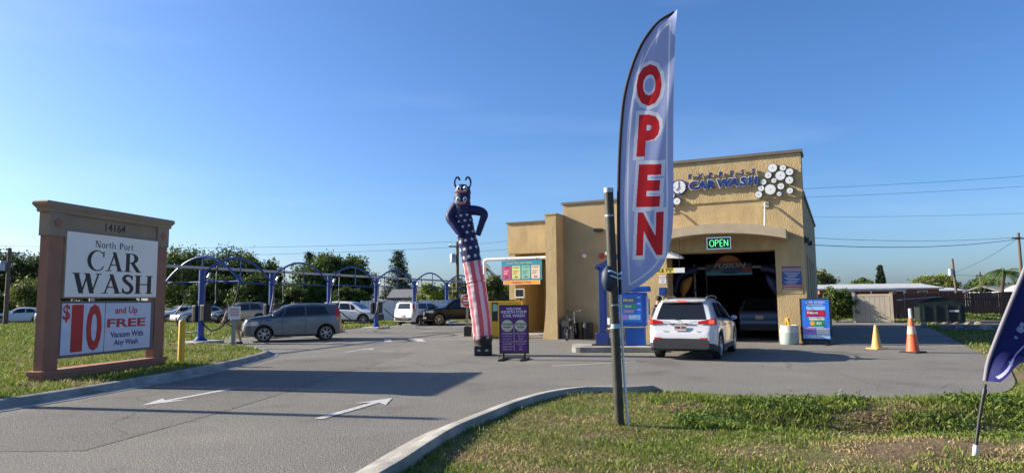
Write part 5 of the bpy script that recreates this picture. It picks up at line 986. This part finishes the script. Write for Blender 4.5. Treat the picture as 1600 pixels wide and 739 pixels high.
def human(root, J, top, bottom, shorts=True, hair='hair'):
    """J: joint name -> (x, y, z); the body faces +x"""
    order = ['pelvis', 'waist', 'chest', 'neck', 'chin', 'head', 'crown']; V = [J[k] for k in order]; E = [(i, i+1) for i in range(6)]; Rr = [.13, .12, .14, .055, .075, .098, .07]
    for s in 'lr':
        n = len(V); V += [J['sh'+s], J['el'+s], J['wr'+s], J['hn'+s]]; E += [(2, n), (n, n+1), (n+1, n+2), (n+2, n+3)]; Rr += [.065, .043, .03, .036]
        h = Vector(J['hn'+s]); d = (h-Vector(J['wr'+s])).normalized(); sd = d.cross(Vector((1, 0, 0))).normalized() if abs(d.x) < .9 else Vector((0, 1, 0))
        for f in range(4): k = len(V); V += [tuple(h+sd*(f-1.5)*.02+d*.035), tuple(h+sd*(f-1.5)*.022+d*(.085+.01*(f in (1, 2))))]; E += [(n+3, k), (k, k+1)]; Rr += [.010, .008]
        k = len(V); V += [tuple(Vector(J['wr'+s]).lerp(h, .6)+sd*.045)]; E += [(n+2, k)]; Rr += [.011]
        n = len(V); V += [J['hp'+s], J['kn'+s], J['an'+s], J['to'+s]]; E += [(0, n), (n, n+1), (n+1, n+2), (n+2, n+3)]; Rr += [.095, .062, .045, .04]
    body = skin('body', V, E, Rr, 'skin', root)
    A = lambda k: Vector(J[k])
    V = [J['pelvis'], J['waist'], J['chest'], tuple(A('chest').lerp(A('neck'), .75)), J['shl'], tuple(A('shl').lerp(A('ell'), .8)), J['shr'], tuple(A('shr').lerp(A('elr'), .8))]
    skin('top', V, [(0, 1), (1, 2), (2, 3), (2, 4), (4, 5), (2, 6), (6, 7)], [.165, .15, .17, .08, .088, .062, .088, .062], top, root)
    k = 1.0 if not shorts else .85
    V = [J['waist'], J['pelvis']]; E = [(0, 1)]; Rr = [.145, .16]
    for s in 'lr': n = len(V); V += [J['hp'+s], tuple(A('hp'+s).lerp(A('kn'+s), k))]; E += [(1, n), (n, n+1)]; Rr += [.115, .085]; 
    if not shorts:
        for s, i in (('l', 3), ('r', 5)): n = len(V); V += [J['an'+s]]; E += [(i, n)]; Rr += [.06]
    skin('shorts' if shorts else 'trousers', V, E, Rr, bottom, root, root=1)
    hc = A('head').lerp(A('crown'), .35); up_ = (A('crown')-A('chin')).normalized(); hd = MB().lathe([(.112, -.03), (.118, .03), (.10, .09), (.05, .125), (.001, .13)], 14, M4=Matrix.Translation(hc-Vector((.012, 0, 0))) @ up_.to_track_quat('Z', 'Y').to_matrix().to_4x4()); hd.build('hair', hair, root, smooth=60)
    fw = Vector((1, 0, 0)); fw = (fw-up_*fw.dot(up_)).normalized(); sdv = up_.cross(fw); fc = A('head').lerp(A('chin'), .3)
    MB().lathe([(.014, -.02), (.02, 0), (.001, .03)], 8, M4=Matrix.Translation(fc+fw*.10) @ up_.to_track_quat('Z', 'Y').to_matrix().to_4x4()).build('nose', 'skin', body, smooth=60)
    for q in (-1, 1):
        MB().lathe([(.001, -.012), (.014, 0), (.001, .012)], 8, M4=Matrix.Translation(fc+fw*.092+sdv*q*.035+up_*.035)).build('eye', 'black', body, smooth=60); MB().lathe([(.001, -.03), (.022, 0), (.001, .03)], 8, M4=Matrix.Translation(fc+sdv*q*.10)).build('ear', 'skin', body, smooth=60)
    MB().bar(fc+fw*.095-up_*.045-sdv*.025, fc+fw*.095-up_*.045+sdv*.025, .012, .01).build('mouth', 'red_paint', body)
    for s in 'lr': a, t = A('an'+s), A('to'+s); MB().bar((a.x-.07, a.y, .045), (t.x+.05, t.y, .04), .095, .08).build('shoe', 'black', root, bevel=.03)
J = dict(pelvis=(-.1, 0, .92), waist=(0, 0, 1.06), chest=(.22, 0, 1.26), neck=(.40, 0, 1.36), chin=(.48, 0, 1.36), head=(.55, 0, 1.42), crown=(.62, 0, 1.50))
for s, k in (('l', 1), ('r', -1)):
    J.update({'sh'+s: (.30, k*.18, 1.26), 'el'+s: (.38, k*.26, .98), 'wr'+s: (.55, k*.22, .80), 'hn'+s: (.62, k*.21, .76), 'hp'+s: (-.1, k*.10, .88), 'kn'+s: (-.02, k*.13, .48), 'an'+s: (-.1+k*.06, k*.13, .09), 'to'+s: (.06+k*.06, k*.14, .035)})
pe = thing('person', 'person in grey shirt and khaki shorts bending over a vacuum hose', 'person', (-11.35, 27.75, 0), R(165)); human(pe, J, 'shirt', 'khaki')
J = dict(pelvis=(0, 0, .95), waist=(.01, 0, 1.1), chest=(.06, 0, 1.33), neck=(.09, 0, 1.50), chin=(.12, 0, 1.53), head=(.14, 0, 1.61), crown=(.14, 0, 1.71))
for s, k in (('l', 1), ('r', -1)):
    J.update({'sh'+s: (.08, k*.19, 1.40), 'el'+s: (.22, k*.25, 1.17), 'wr'+s: (.46, k*.2, 1.22), 'hn'+s: (.54, k*.18, 1.24), 'hp'+s: (0, k*.10, .9), 'kn'+s: (.02, k*.11, .49), 'an'+s: (-.02, k*.11, .09), 'to'+s: (.13, k*.13, .035)})
pe2 = thing('person', 'person in dark purple top standing between the kiosk and the white car', 'person', (4.84, 23.0, 0), R(-20)); human(pe2, J, 'purple_top', 'denim', False)
# ---------------------------------------------------------------- vacuum arches
POSTS = [(-12.94, 28.08), (-11.5, 32.2), (-9.97, 36.7), (-8.35, 41.3), (-6.73, 46.2), (-5.0, 51.2)]
M['black_hose'] = mat('ribbed_hose', (.02, .02, .022), .45); M['pipe_white'] = mat('grey_white_pipe', (.40, .40, .40), .5, var=.1)
VL = ['first blue vacuum arch post beside the monument sign', 'blue vacuum arch post behind the grey hatchback hood', 'blue vacuum arch post behind the grey hatchback roof', 'fourth blue vacuum arch post on the grass pad', 'blue vacuum arch post in front of the white boxy hatchback', 'farthest blue vacuum arch post by the black pickup']
def arch_pts(a, b, zs, ze, zp, n=16):
    a, b = Vector(a), Vector(b); return [Vector((a.x+(b.x-a.x)*t, a.y+(b.y-a.y)*t, zs+(ze-zs)*t+(zp-(zs+ze)/2)*math.sin(math.pi*t)**.85)) for t in (i/n for i in range(n+1))]
for k, (px, py) in enumerate(POSTS):
    nx_, ny_ = POSTS[k+1] if k < 5 else (-3.2, 56.2)
    dx, dy = nx_-px, ny_-py; ln = math.hypot(dx, dy); ux, uy = dx/ln, dy/ln
    v = thing('vacuum_arch', VL[k], 'vacuum station', (px, py, 0), math.atan2(uy, ux), 'blue vacuum arches along the lot edge')
    MB().box(-.75, .75, -.55, .55, -.05, .12).build('concrete_pad', 'conc', v, bevel=.02); MB().lathe([(.26, .12), (.26, .16), (.14, .30), (.12, .30)], 16).build('base_flange', 'blue_metal', v, smooth=40)
    MB().tube([(0, 0, .2), (0, 0, 3.05)], .135, 16).build('post', 'blue_metal', v, smooth=40)
    pts = arch_pts((0, 0, 0), (ln*.93, -.35, 0), 2.85, 2.45, 3.62); a = MB().tube(pts, .05, 8).build('arch_tube', 'blue_metal', v, smooth=50)
    MB().tube([(0, 0, 2.6), (ln*.93, -.3, 2.52)], .03, 6).build('tie_bar', 'blue_metal', v); MB().tube([pts[8], (pts[8].x, pts[8].y, 2.56)], .03, 6).build('strut', 'blue_metal', v)
    if k == 0:
        MB().tube(arch_pts((-.1, 1.95, 0), (.1, -1.95, 0), 2.45, 2.45, 3.6), .05, 8).build('arch_tube', 'blue_metal', v, smooth=50); MB().tube([(0, 1.9, 2.55), (0, -1.9, 2.55)], .03, 6).build('tie_bar', 'blue_metal', v); MB().tube([(0, 0, 3.0), (0, 0, 3.58)], .04, 8).build('strut', 'blue_metal', v)
        MB().tube(smoothpath([(0, -1.9, 2.5), (0, -1.75, 1.8), (.0, -1.3, .9), (-.05, -.7, .55), (0, -.2, .75), (0, -.05, 1.0)]), .03, 8).build('hose', 'black_hose', v, smooth=50); MB().tube(smoothpath([(0, 1.2, 2.9), (.1, 1.0, 1.8), (.05, 1.4, 1.2), (0, 1.0, .5), (.0, .2, .5)]), .03, 8).build('hose', 'black_hose', v, smooth=50)
    cn = MB().box(-.20, .20, -.36, -.10, .92, 1.62).build('canister', 'black', v, bevel=.05); MB().box(-.2, .2, .10, .32, .9, 1.6).build('canister', 'black', v, bevel=.05)
    e = pts[-1]; MB().tube(smoothpath([e, (e.x-.1, e.y-.05, 1.9), (e.x-.6, e.y-.2, .95), (e.x-1.5, e.y-.25, .45), (ln*.35, -.5, .55), (.3, -.35, 1.2)]), .03, 8).build('hose', 'black_hose', v, smooth=50)
    MB().tube(smoothpath([(pts[3].x, pts[3].y, pts[3].z), (.45, -.3, 2.2), (.35, -.4, 1.7), (.1, -.3, 1.5)]), .03, 8).build('hose', 'black_hose', v, smooth=50); MB().tube([(.1, -.1, 2.55), (.28, -.15, 2.95)], .05, 8).build('nozzle_holder', 'galv', v)
mf = thing('vacuum_manifold', 'long grey-white suction pipe running over the vacuum arches', 'pipe', (-14.6, 23.4, 0)); MB().tube([(p[0]+14.6, p[1]-23.4+.0, 3.14) for p in [(-14.6, 23.4)]+POSTS+[(-3.4, 56)]], .062, 10).build('pipe', 'pipe_white', mf, smooth=40)
MB().tube([(0, 0, 3.16), (0, 0, 0)], .085, 10).build('riser', 'pipe_white', mf, smooth=40)
# ---------------------------------------------------------------- trees
def leafmat(n, a, b): M[n] = mat(n, a, .6, col2=b, island=1, trans=.28, spec=.3)
leafmat('leaf_dark', (.035, .065, .014), (.08, .12, .026)); leafmat('leaf_mid', (.05, .09, .018), (.12, .175, .036)); leafmat('leaf_lime', (.13, .20, .02), (.24, .28, .04)); leafmat('leaf_olive', (.08, .11, .028), (.18, .20, .055)); leafmat('leaf_blue', (.02, .04, .018), (.045, .07, .03))
M['bark'] = mat('bark', (.10, .08, .06), .95, var=.4, vscale=6, bump=.8, bscale=20, stretch=(4, 4, .6))
def tree(name, label, x, y, h, rx, z0, leaf, n=80, per=180, size=.16, ry=None, group=None, cat='tree', seed=None):
    t = thing(name, label, cat, (x, y, 0), random.uniform(0, 6), group); ry = ry or rx; rz = (h-z0)/2; zc = z0+rz
    d = RNG.normal(0, 1, (n, 3)); d /= np.linalg.norm(d, axis=1)[:, None]; r = RNG.uniform(.35, 1, n)**.55; lump = 1+.13*np.sin(d[:, 0]*4+x)+.12*np.sin(d[:, 1]*5+y)+RNG.normal(0, .06, n)
    C = d*r[:, None]*lump[:, None]*[rx*.88, ry*.88, rz*.9]+[0, 0, zc]; C[:, 2] = np.maximum(C[:, 2], z0*.8+.05)
    s = np.array([rx, ry, rz])*RNG.uniform(.10, .135); Q = leafquads(C, per, s, size); Q = Q[Q[:, :, 2].min(1) > .02]
    place('crown', quadmesh('crown', Q), t, leaf)
    b = MB(); r0 = max(.06, h*.028); b.tube(smoothpath([(0, 0, -.1), (.1*r0, .2*r0, h*.25), (-.3*r0, 0, h*.5), (0, .4*r0, h*.8)], 4), [r0*(1.25-1.05*i/12) for i in range(13)], 8)
    for k in range(7):
        c = C[k]; st = Vector((0, 0, h*random.uniform(.22, .5))); b.tube([st, st.lerp(Vector(c), .5)+Vector((0, 0, .08*h)), Vector(c)], [r0*.5, r0*.32, r0*.1], 6)
    b.build('trunk', 'bark', t, smooth=50); return t
TG = 'trees behind the vacuum arches'
for (lab, x, y, h, rx, z0, lf, n) in (
    ('broad green tree above the first vacuum post', -33.5, 69, 7.2, 3.4, .8, 'leaf_mid', 80), ('pale green tree at the right edge of the monument sign', -36.5, 74, 6.6, 2.6, .8, 'leaf_olive', 60), ('tall dark tree just right of the first vacuum arch', -29.3, 71, 7.3, 3.2, .6, 'leaf_dark', 80),
    ('dark tree behind the second vacuum arch', -26.6, 70, 6.6, 2.6, .5, 'leaf_mid', 80), ('small tree at the gap left of the round green tree', -24.6, 80, 4.0, 2.0, .4, 'leaf_olive', 45), ('round green tree over the grey hatchback', -18.5, 66, 6.6, 2.7, .4, 'leaf_mid', 90), ('dark spreading tree above the white utility vehicle', -16.2, 67, 6.2, 2.5, .4, 'leaf_dark', 85), ('low dark tree left of the tall pine', -16.6, 71, 5.6, 2.0, .3, 'leaf_dark', 70), ('shadowed shrub tree behind the taupe vehicle', -24.0, 63, 3.9, 2.5, .1, 'leaf_dark', 60), ('shadowed shrub tree over the pale silver sedan', -28.6, 65, 4.2, 2.6, .1, 'leaf_dark', 60), ('shadowed shrub tree left of the grey hatchback tail', -19.6, 62, 3.6, 2.3, .1, 'leaf_dark', 60), ('shadowed shrub tree beside the white utility vehicle', -15.0, 61.5, 3.0, 1.7, .1, 'leaf_dark', 50), ('shadowed thicket left of the round green tree', -22.0, 66, 3.4, 2.4, .1, 'leaf_dark', 70)):
    tree('broadleaf_tree', lab, x, y, h, rx, z0, lf, n, group=TG)
for (lab, x, y, h, rx, z0, lf, n) in (('large dark oak at the far left edge', -57, 74, 8.2, 4.6, 1.6, 'leaf_dark', 95), ('dark oak crown left of the monument sign', -50.5, 75, 7.6, 3.4, 2.0, 'leaf_dark', 70), ('lighter shrub tree behind the white sedan at far left', -47.5, 68, 4.3, 3.0, .2, 'leaf_olive', 75), ('low olive shrub at the far left edge', -52.5, 69, 3.4, 2.6, .2, 'leaf_olive', 60), ('small tree hidden behind the monument sign', -43, 72, 4.6, 2.8, .3, 'leaf_mid', 60)):
    tree('broadleaf_tree', lab, x, y, h, rx, z0, lf, n, group='trees left of the sign')
tree('shrub', 'bright lime shrub in front of the grey-roofed house', -7.2, 60, 3.3, 1.9, .6, 'leaf_lime', 50, 110, .16, cat='shrub'); tree('shrub', 'olive bush right of the lime shrub', -5.1, 64, 3.9, 1.7, .3, 'leaf_olive', 40, 110, .16, cat='shrub')
for lab, x, y, h, rx in (('low trees showing left of the lane menu', -2.6, 74, 4.4, 2.0), ('faint tree showing above the yellow cabinet', -1.0, 82, 4.6, 2.4)): tree('broadleaf_tree', lab, x, y, h, rx, .4, 'leaf_olive', 50)
tree('shrub', 'dense green shrub beside the tan vinyl gate', 21.2, 44.2, 2.15, 1.25, .05, 'leaf_mid', 75, 150, .09, cat='shrub')
for lab, x, y, h, rx, lf in (('loose tree above the long white roof', 37.5, 84, 4.9, 2.8, 'leaf_olive'), ('leafy tree at the corner of the car wash roofline', 34.0, 80, 4.6, 2.0, 'leaf_mid'), ('olive tree behind the white gable house', 57.5, 92, 4.0, 3.2, 'leaf_olive'), ('bright bushy tree left of the transformer pole', 60.5, 96, 4.6, 2.4, 'leaf_lime'), ('dark tree right of the white gable house', 76, 108, 4.4, 3.0, 'leaf_dark'), ('tree crown beyond the long white roof', 46.5, 90, 3.9, 2.0, 'leaf_mid'), ('green tree in front of the short palm', 73, 100, 3.4, 2.6, 'leaf_mid')): tree('broadleaf_tree', lab, x, y, h, rx, 1.2, lf, 55, 110, .2, group='trees beyond the brown fence')
# low weeds along the brown fence
tree('weeds', 'strip of green weeds at the foot of the brown fence', 31, 46.2, .5, 4.4, .02, 'leaf_mid', 60, 60, .07, ry=.4, cat='weeds')
def pine(label, x, y, h, w):
    t = thing('norfolk_pine', label, 'tree', (x, y, 0), 0, 'norfolk pines on the skyline'); MB().tube([(0, 0, 0), (0, 0, h)], [h*.02, h*.004], 8).build('trunk', 'bark', t); Q = []
    z = h*.22; 
    while z < h*.98:
        f = 1-(z-h*.22)/(h*.78); rr = w*(.25+.75*f)*random.uniform(.8, 1.1)
        for k in range(7):
            a = random.uniform(0, 6.28); m = max(6, int(26*f+6)); s = np.linspace(.1, 1, m); C = np.column_stack([np.cos(a)*s*rr, np.sin(a)*s*rr, z+.16*h*.1*s+.05*rr*s*s]); Q.append(leafquads(C, 3, .05*w, .13))
        z += h*.035
    place('crown', quadmesh('crown', np.concatenate(Q)), t, 'leaf_blue')
pine('tall norfolk pine in the gap above the white fence', -15.6, 92, 8.6, 2.6); pine('dark norfolk pine tip above the round green tree', -27.2, 90, 8.4, 1.9); pine('slender norfolk pine above the long white roof', 50.3, 92, 5.9, 1.0); pine('small norfolk pine left of the slender one', 50.9, 98, 4.3, 1.2)
def palm(label, x, y, h, fl, n, lean=.3):
    t = thing('palm_tree', label, 'tree', (x, y, 0), 0, 'palms'); top = Vector((lean, 0, h)); MB().tube(smoothpath([(0, 0, 0), (lean*.2, 0, h*.5), top], 4), [.22, .2, .19, .18, .17, .16, .15, .15, .14], 10).build('trunk', 'bark', t, smooth=50)
    for k in range(n):
        a = 2*math.pi*k/n+random.uniform(-.2, .2); up_ = random.uniform(-.2, .9); b = MB(); pts = [top+Vector((math.cos(a)*fl*s, math.sin(a)*fl*s, fl*(up_*s-.75*s*s*(1+up_*.3)))) for s in np.linspace(0, 1, 9)]; b.tube(pts, [.03]*8+[.01], 5)
        for i in range(1, 9):
            for q in range(2):
                p0 = pts[i-1].lerp(pts[i], q/2); d = (pts[i]-pts[i-1]).normalized(); sd = d.cross(Vector((0, 0, 1))).normalized(); w = fl*.32*(1-.5*i/9)
                for s in (-1, 1): e = p0+sd*s*w*.7+d*w*.5-Vector((0, 0, w*.45)); b.add([p0, p0+d*.10, e], [(0, 1, 2)])
        b.build('frond', 'leaf_mid', t, fix=False)
palm('feathery palm beside the yellow gabled house', 43.4, 60, 3.7, 2.3, 18, .5); palm('short palm behind the grey-roofed house at right', 67, 96, 3.2, 1.9, 14); palm('dark palm tip behind the lane menu pipe', -4.0, 78, 5.4, 2.0, 16)
# ---------------------------------------------------------------- houses and fences
M['roof_grey'] = mat('grey_shingle', (.17, .17, .175), .9, var=.2, vscale=2, bump=.4, bscale=8); M['roof_white'] = mat('white_metal_roof', (.50, .50, .48), .5, var=.15, vscale=1); M['brick'] = mat('orange_brick', (.26, .11, .06), .9, var=.3, vscale=4); M['siding'] = mat('pale_siding', (.48, .52, .54), .8, var=.08); M['cream_wall'] = mat('cream_wall', (.62, .48, .26), .85, var=.1); M['wall_grey'] = mat('grey_wall', (.22, .21, .20), .9, var=.15); M['fence_brown'] = mat('brown_fence', (.085, .042, .032), .8, var=.3, vscale=5); M['vinyl'] = mat('tan_vinyl', (.42, .37, .29), .55, var=.06); M['vinyl_white'] = mat('white_vinyl', (.62, .64, .66), .5)
def house(label, x, y, rot, w, d, eave, ridge, wall, roof, wins, gable=False):
    t = thing('house', label, 'house', (x, y, 0), rot); MB().box(-w/2, w/2, 0, d, 0, eave).build('wall', wall, t); o = .35
    if gable:
        MB().prism([(-w/2, eave), (w/2, eave), (0, ridge-.05)], lambda u, v, k: (u, .0+(d if k else 0), v)).build('gable', wall, t); b = MB()
        for s in (-1, 1): b.add([(s*(w/2+o), -o, eave-.12), (0, -o, ridge), (0, d+o, ridge), (s*(w/2+o), d+o, eave-.12), (s*(w/2+o), -o, eave-.24), (0, -o, ridge-.14), (0, d+o, ridge-.14), (s*(w/2+o), d+o, eave-.24)], [(0, 1, 2, 3), (7, 6, 5, 4), (0, 4, 5, 1), (2, 6, 7, 3), (3, 7, 4, 0)])
    else:
        b = MB(); 
        for y0, y1 in ((-o, d/2), (d+o, d/2)): b.add([(-w/2-o, y0, eave-.05), (w/2+o, y0, eave-.05), (w/2+o*.5, y1, ridge), (-w/2-o*.5, y1, ridge), (-w/2-o, y0, eave-.2), (w/2+o, y0, eave-.2), (w/2+o*.5, y1, ridge-.15), (-w/2-o*.5, y1, ridge-.15)], [(0, 1, 2, 3), (4, 7, 6, 5), (0, 4, 5, 1), (1, 5, 6, 2), (3, 7, 4, 0)])
    b.build('roof', roof, t)
    for (wx, ww, z0, z1) in wins: f = MB().box(wx-ww/2-.06, wx+ww/2+.06, -.05, 0, z0-.06, z1+.06).build('window', 'white', t); MB().box(wx-ww/2, wx+ww/2, -.058, -.051, z0, z1).build('pane', 'glass', f)
    return t
house('long low house with grey shingle roof behind the white fence', -7.5, 84, .05, 15.5, 8, 2.1, 3.15, 'wall_grey', 'roof_grey', [(-5.5, 1.2, .9, 1.8), (-2, 1.6, .9, 1.8), (2.5, 1.2, .9, 1.8), (5, 1.2, .9, 1.8)])
lh = house('long low brick house with pale metal roof behind the brown fence', 40.2, 74, -.05, 12.8, 8, 2.55, 3.05, 'brick', 'roof_white', [(-3.5, 1.4, 1.2, 2.1), (2.2, 1.2, 1.2, 2.1), (4.6, 1.0, 1.2, 2.1)])
MB().box(-5.6, 1.6, -2.6, -.2, 2.18, 2.27).build('porch_roof', 'roof_white', lh)
for x in (-5.4, -2, 1.4): MB().box(x-.05, x+.05, -2.5, -2.4, 0, 2.18).build('porch_post', 'white', lh)
house('white-sided gable house beyond the brown fence', 67.5, 104, -.2, 6.4, 9, 2.0, 3.3, 'siding', 'roof_grey', [(-1, .9, 1.0, 1.8)], True); house('low house with pale grey roof right of the white gable', 71, 92, .1, 9, 7, 2.05, 2.95, 'siding', 'roof_grey', [(-2, 1, .9, 1.7)]); house('yellow gabled house at the right edge behind the navy flag', 50.6, 60, .1, 8.5, 3, 2.2, 4.0, 'cream_wall', 'roof_white', [(-2, 1, .9, 1.8)], True); house('low flat-roofed annex beside the brick house', 52.2, 82, 0, 5.0, 5, 2.3, 2.6, 'brick', 'roof_white', [])
def fence(label, a, b_, h, m, pw, bw, post=True):
    a, b_ = Vector((*a, 0)), Vector((*b_, 0)); d = b_-a; t = thing('fence', label, 'fence', a, math.atan2(d.y, d.x)); n = max(1, round(d.length/pw)); pw = d.length/n
    for k in range(n):
        q = MB(); nb = int(pw/bw); w = pw/nb
        for i in range(nb): q.box(k*pw+i*w+.008, k*pw+(i+1)*w-.008, random.uniform(-.006, .006), .022+random.uniform(0, .005), .05, h+random.uniform(-.015, .015))
        q.box(k*pw, (k+1)*pw, .03, .07, .4, .5).box(k*pw, (k+1)*pw, .03, .07, h-.5, h-.4); q.build('fence_panel', m, t); B('post', m, t, k*pw-.05, k*pw+.05, .072, .17, 0, h+.03)
fence('long dark brown board fence behind the dumpster', (13, 50.6), (47, 45.4), 1.83, 'fence_brown', 2.4, .15); fence('white vinyl fence behind the far vacuum arches', (-12.8, 57), (-5.5, 58.5), 1.7, 'vinyl_white', 2.4, .3)
vg = thing('vinyl_gate', 'tan vinyl gate panel between two posts by the green shrub', 'gate', (21.9, 43.4, 0), -.5)
for x in (0, 2.12): MB().box(x-.08, x+.08, -.08, .08, 0, 1.86).box(x-.1, x+.1, -.1, .1, 1.86, 1.9).build('post', 'vinyl', vg)
for k in range(7): B('board', 'vinyl', vg, .09+k*.277, .09+(k+1)*.277-.012, -.02, .02, .16, 1.66)
B('rail', 'vinyl', vg, .08, 2.04, -.035, .035, 1.66, 1.80); B('rail', 'vinyl', vg, .08, 2.04, -.035, .035, .04, .16)
M['dump'] = mat('dark_green_steel', (.012, .022, .018), .55, var=.3, vscale=4); dm = thing('dumpster', 'dark green dumpster with its black lid propped open', 'dumpster', (24.3, 40.4, 0), -.35); dm.scale = (1.22, 1.2, 1.12)
MB().prism([(0, .12), (1.9, .12), (1.9, 1.05), (1.0, 1.38), (0, 1.12)], lambda u, v, k: (u, 1.3 if k else 0, v)).build('bin', 'dump', dm)
for k in range(4): B('rib', 'dump', dm, .15+k*.5, .22+k*.5, -.05, 0, .2, 1.0)
b = MB(); b.add([(-.75, -.05, 1.28), (1.0, -.05, 1.42), (1.0, 1.35, 1.42), (-.75, 1.35, 1.28), (-.75, -.05, 1.24), (1.0, -.05, 1.38), (1.0, 1.35, 1.38), (-.75, 1.35, 1.24)], [(0, 1, 2, 3), (7, 6, 5, 4), (0, 4, 5, 1), (1, 5, 6, 2), (2, 6, 7, 3), (3, 7, 4, 0)]); b.build('lid', 'black', dm); B('label_plate', 'sign_white', dm, 1.25, 1.7, -.012, 0, .62, .72)
for x in (.2, 1.7):
    for y in (.15, 1.15): MB().lathe([(.08, -.03), (.08, .03)], 12, M4=Matrix.Translation((x, y, .08)) @ Matrix.Rotation(R(90), 4, 'X')).build('caster', 'rubber', dm)
for k, (x, y, a, lab) in enumerate(((22.2, 36.6, 1.0, 'pale wheel stop nearest the dumpster'), (22.6, 34.3, 1.0, 'pale wheel stop in the middle of the grass edge'), (22.5, 32.2, 1.1, 'pale wheel stop nearest the navy flag'))): w = MB().prism([(-.15, 0), (.15, 0), (.1, .16), (-.1, .16)], lambda u, v, q: (.9 if q else -.9, u, v)).build('wheel_stop', 'kerbconc', None); w.location = (x, y, .05); w.rotation_euler.z = a; tag(w, lab, 'wheel stop', 'wheel stops by the side road')
M['rockm'] = mat('brown_grey_rock', (.20, .17, .13), .95, var=.3, vscale=6, bump=.6, bscale=20)
for k in range(5): rk = MB().lathe([(.001, -.1), (.2, -.05), (.25, .05), (.14, .13), (.001, .15)], 7, M4=Matrix.Rotation(k*1.3, 4, 'Z') @ Matrix.Diagonal((1.2, .8+.1*k, .9, 1))).build('rock', 'rockm', None); rk.scale = (.7, .7, .7); rk.location = (24.2+.42*k, 38.9-.3*k, .06); rk.rotation_euler = (0, .2*k, k); tag(rk, ('leftmost pale rock before the dumpster', 'second pale rock from the left before the dumpster', 'middle pale rock before the dumpster', 'fourth pale rock from the left before the dumpster', 'rightmost pale rock before the dumpster')[k], 'rock', 'rocks before the dumpster')
# ---------------------------------------------------------------- utility poles and wires
def upole(label, x, y, h, r=.13, arm=True, tr=False, leanx=0.):
    t = thing('utility_pole', label, 'utility pole', (x, y, 0), .3); MB().tube([(0, 0, 0), (leanx, 0, h)], [r*1.15, r*.85], 10).build('pole', 'wood_pole', t, smooth=40)
    if arm:
        MB().bar((leanx-.8, 0, h-.45), (leanx+.8, 0, h-.45), .1, .1).build('crossarm', 'wood_pole', t)
        for s in (-.7, 0, .7): MB().lathe([(.03, 0), (.05, .05), (.03, .12), (.001, .14)], 8, M4=Matrix.Translation((leanx+s, 0, h-.4))).build('insulator', 'galv', t)
    if tr: MB().lathe([(.001, 0), (.25, .02), (.26, .7), (.2, .78), (.001, .8)], 14, M4=Matrix.Translation((leanx-.42, -.05, h-1.9))).build('transformer', 'galv', t, smooth=40)
upole('wooden utility pole before the oaks at far left', -42.0, 56, 6.4, .16, True, True); upole('utility pole with transformer just behind the tube man', -4.9, 60, 6.9, .15, True, True); upole('tall wooden utility pole at the right edge', 41.6, 55, 6.7, .12, True); upole('leaning utility pole with transformer beyond the brown fence', 49.4, 75, 5.7, .13, False, True, -.35); upole('short utility pole right of the white gable house', 62.5, 90, 4.7, .14, True)
lp_ = thing('light_pole', 'grey pole left of the picture that throws a long thin shadow', 'pole', (-14.2, 12.65, 0)); MB().tube([(0, 0, 0), (0, 0, 6.1)], [.16, .10], 12).build('shaft', 'galv', lp_, smooth=40); MB().lathe([(.2, 0), (.2, .08), (.12, .12)], 14).build('base', 'conc', lp_)
def wire(label, a, b_, sag, r=.018):
    a, b_ = Vector(a), Vector(b_); pts = [a.lerp(b_, t)-Vector((0, 0, sag*4*t*(1-t))) for t in (i/24 for i in range(25))]; o = MB().tube(pts, r, 5).build('power_line', 'black', None); tag(o, label, 'cable', 'overhead wires')
wire('lower overhead wire from the left edge to the pole behind the tube man', (-70, 60, 7.2), (-4.9, 60, 6.4), .9, .012); wire('upper overhead wire from the left edge to the pole behind the tube man', (-70, 60, 8.3), (-4.6, 60, 6.9), .9, .012); wire('overhead wire climbing from the transformer pole to the car wash roof', (-4.9, 60, 6.5), (14, 46, 8.2), .4, .012); wire('second wire climbing from the transformer pole behind the car wash', (-4.9, 60, 5.9), (14, 52, 7.6), .4, .012)
wire('thick lower wire from the car wash side wall to the right pole', (17.2, 38.2, 4.6), (41.6, 55, 6.2), .35, .02); wire('middle wire right of the car wash', (17, 46, 6.0), (41.9, 55, 6.35), .4, .014); wire('thin upper wire right of the car wash', (17, 48, 7.4), (70, 55, 9.8), .6, .009); wire('highest wire crossing the sky right of the parapet', (17, 48, 9.3), (70, 52, 13.6), .6, .011); wire('second highest wire crossing the sky right of the parapet', (17, 48, 8.7), (70, 52, 12.6), .6, .011); wire('guy wire slanting from the right pole to the transformer pole', (41.6, 55, 6.3), (49.3, 75, 4.2), .3, .016); wire('low wire behind the brown fence', (49.2, 75, 3.9), (80, 96, 4.3), .2, .016)
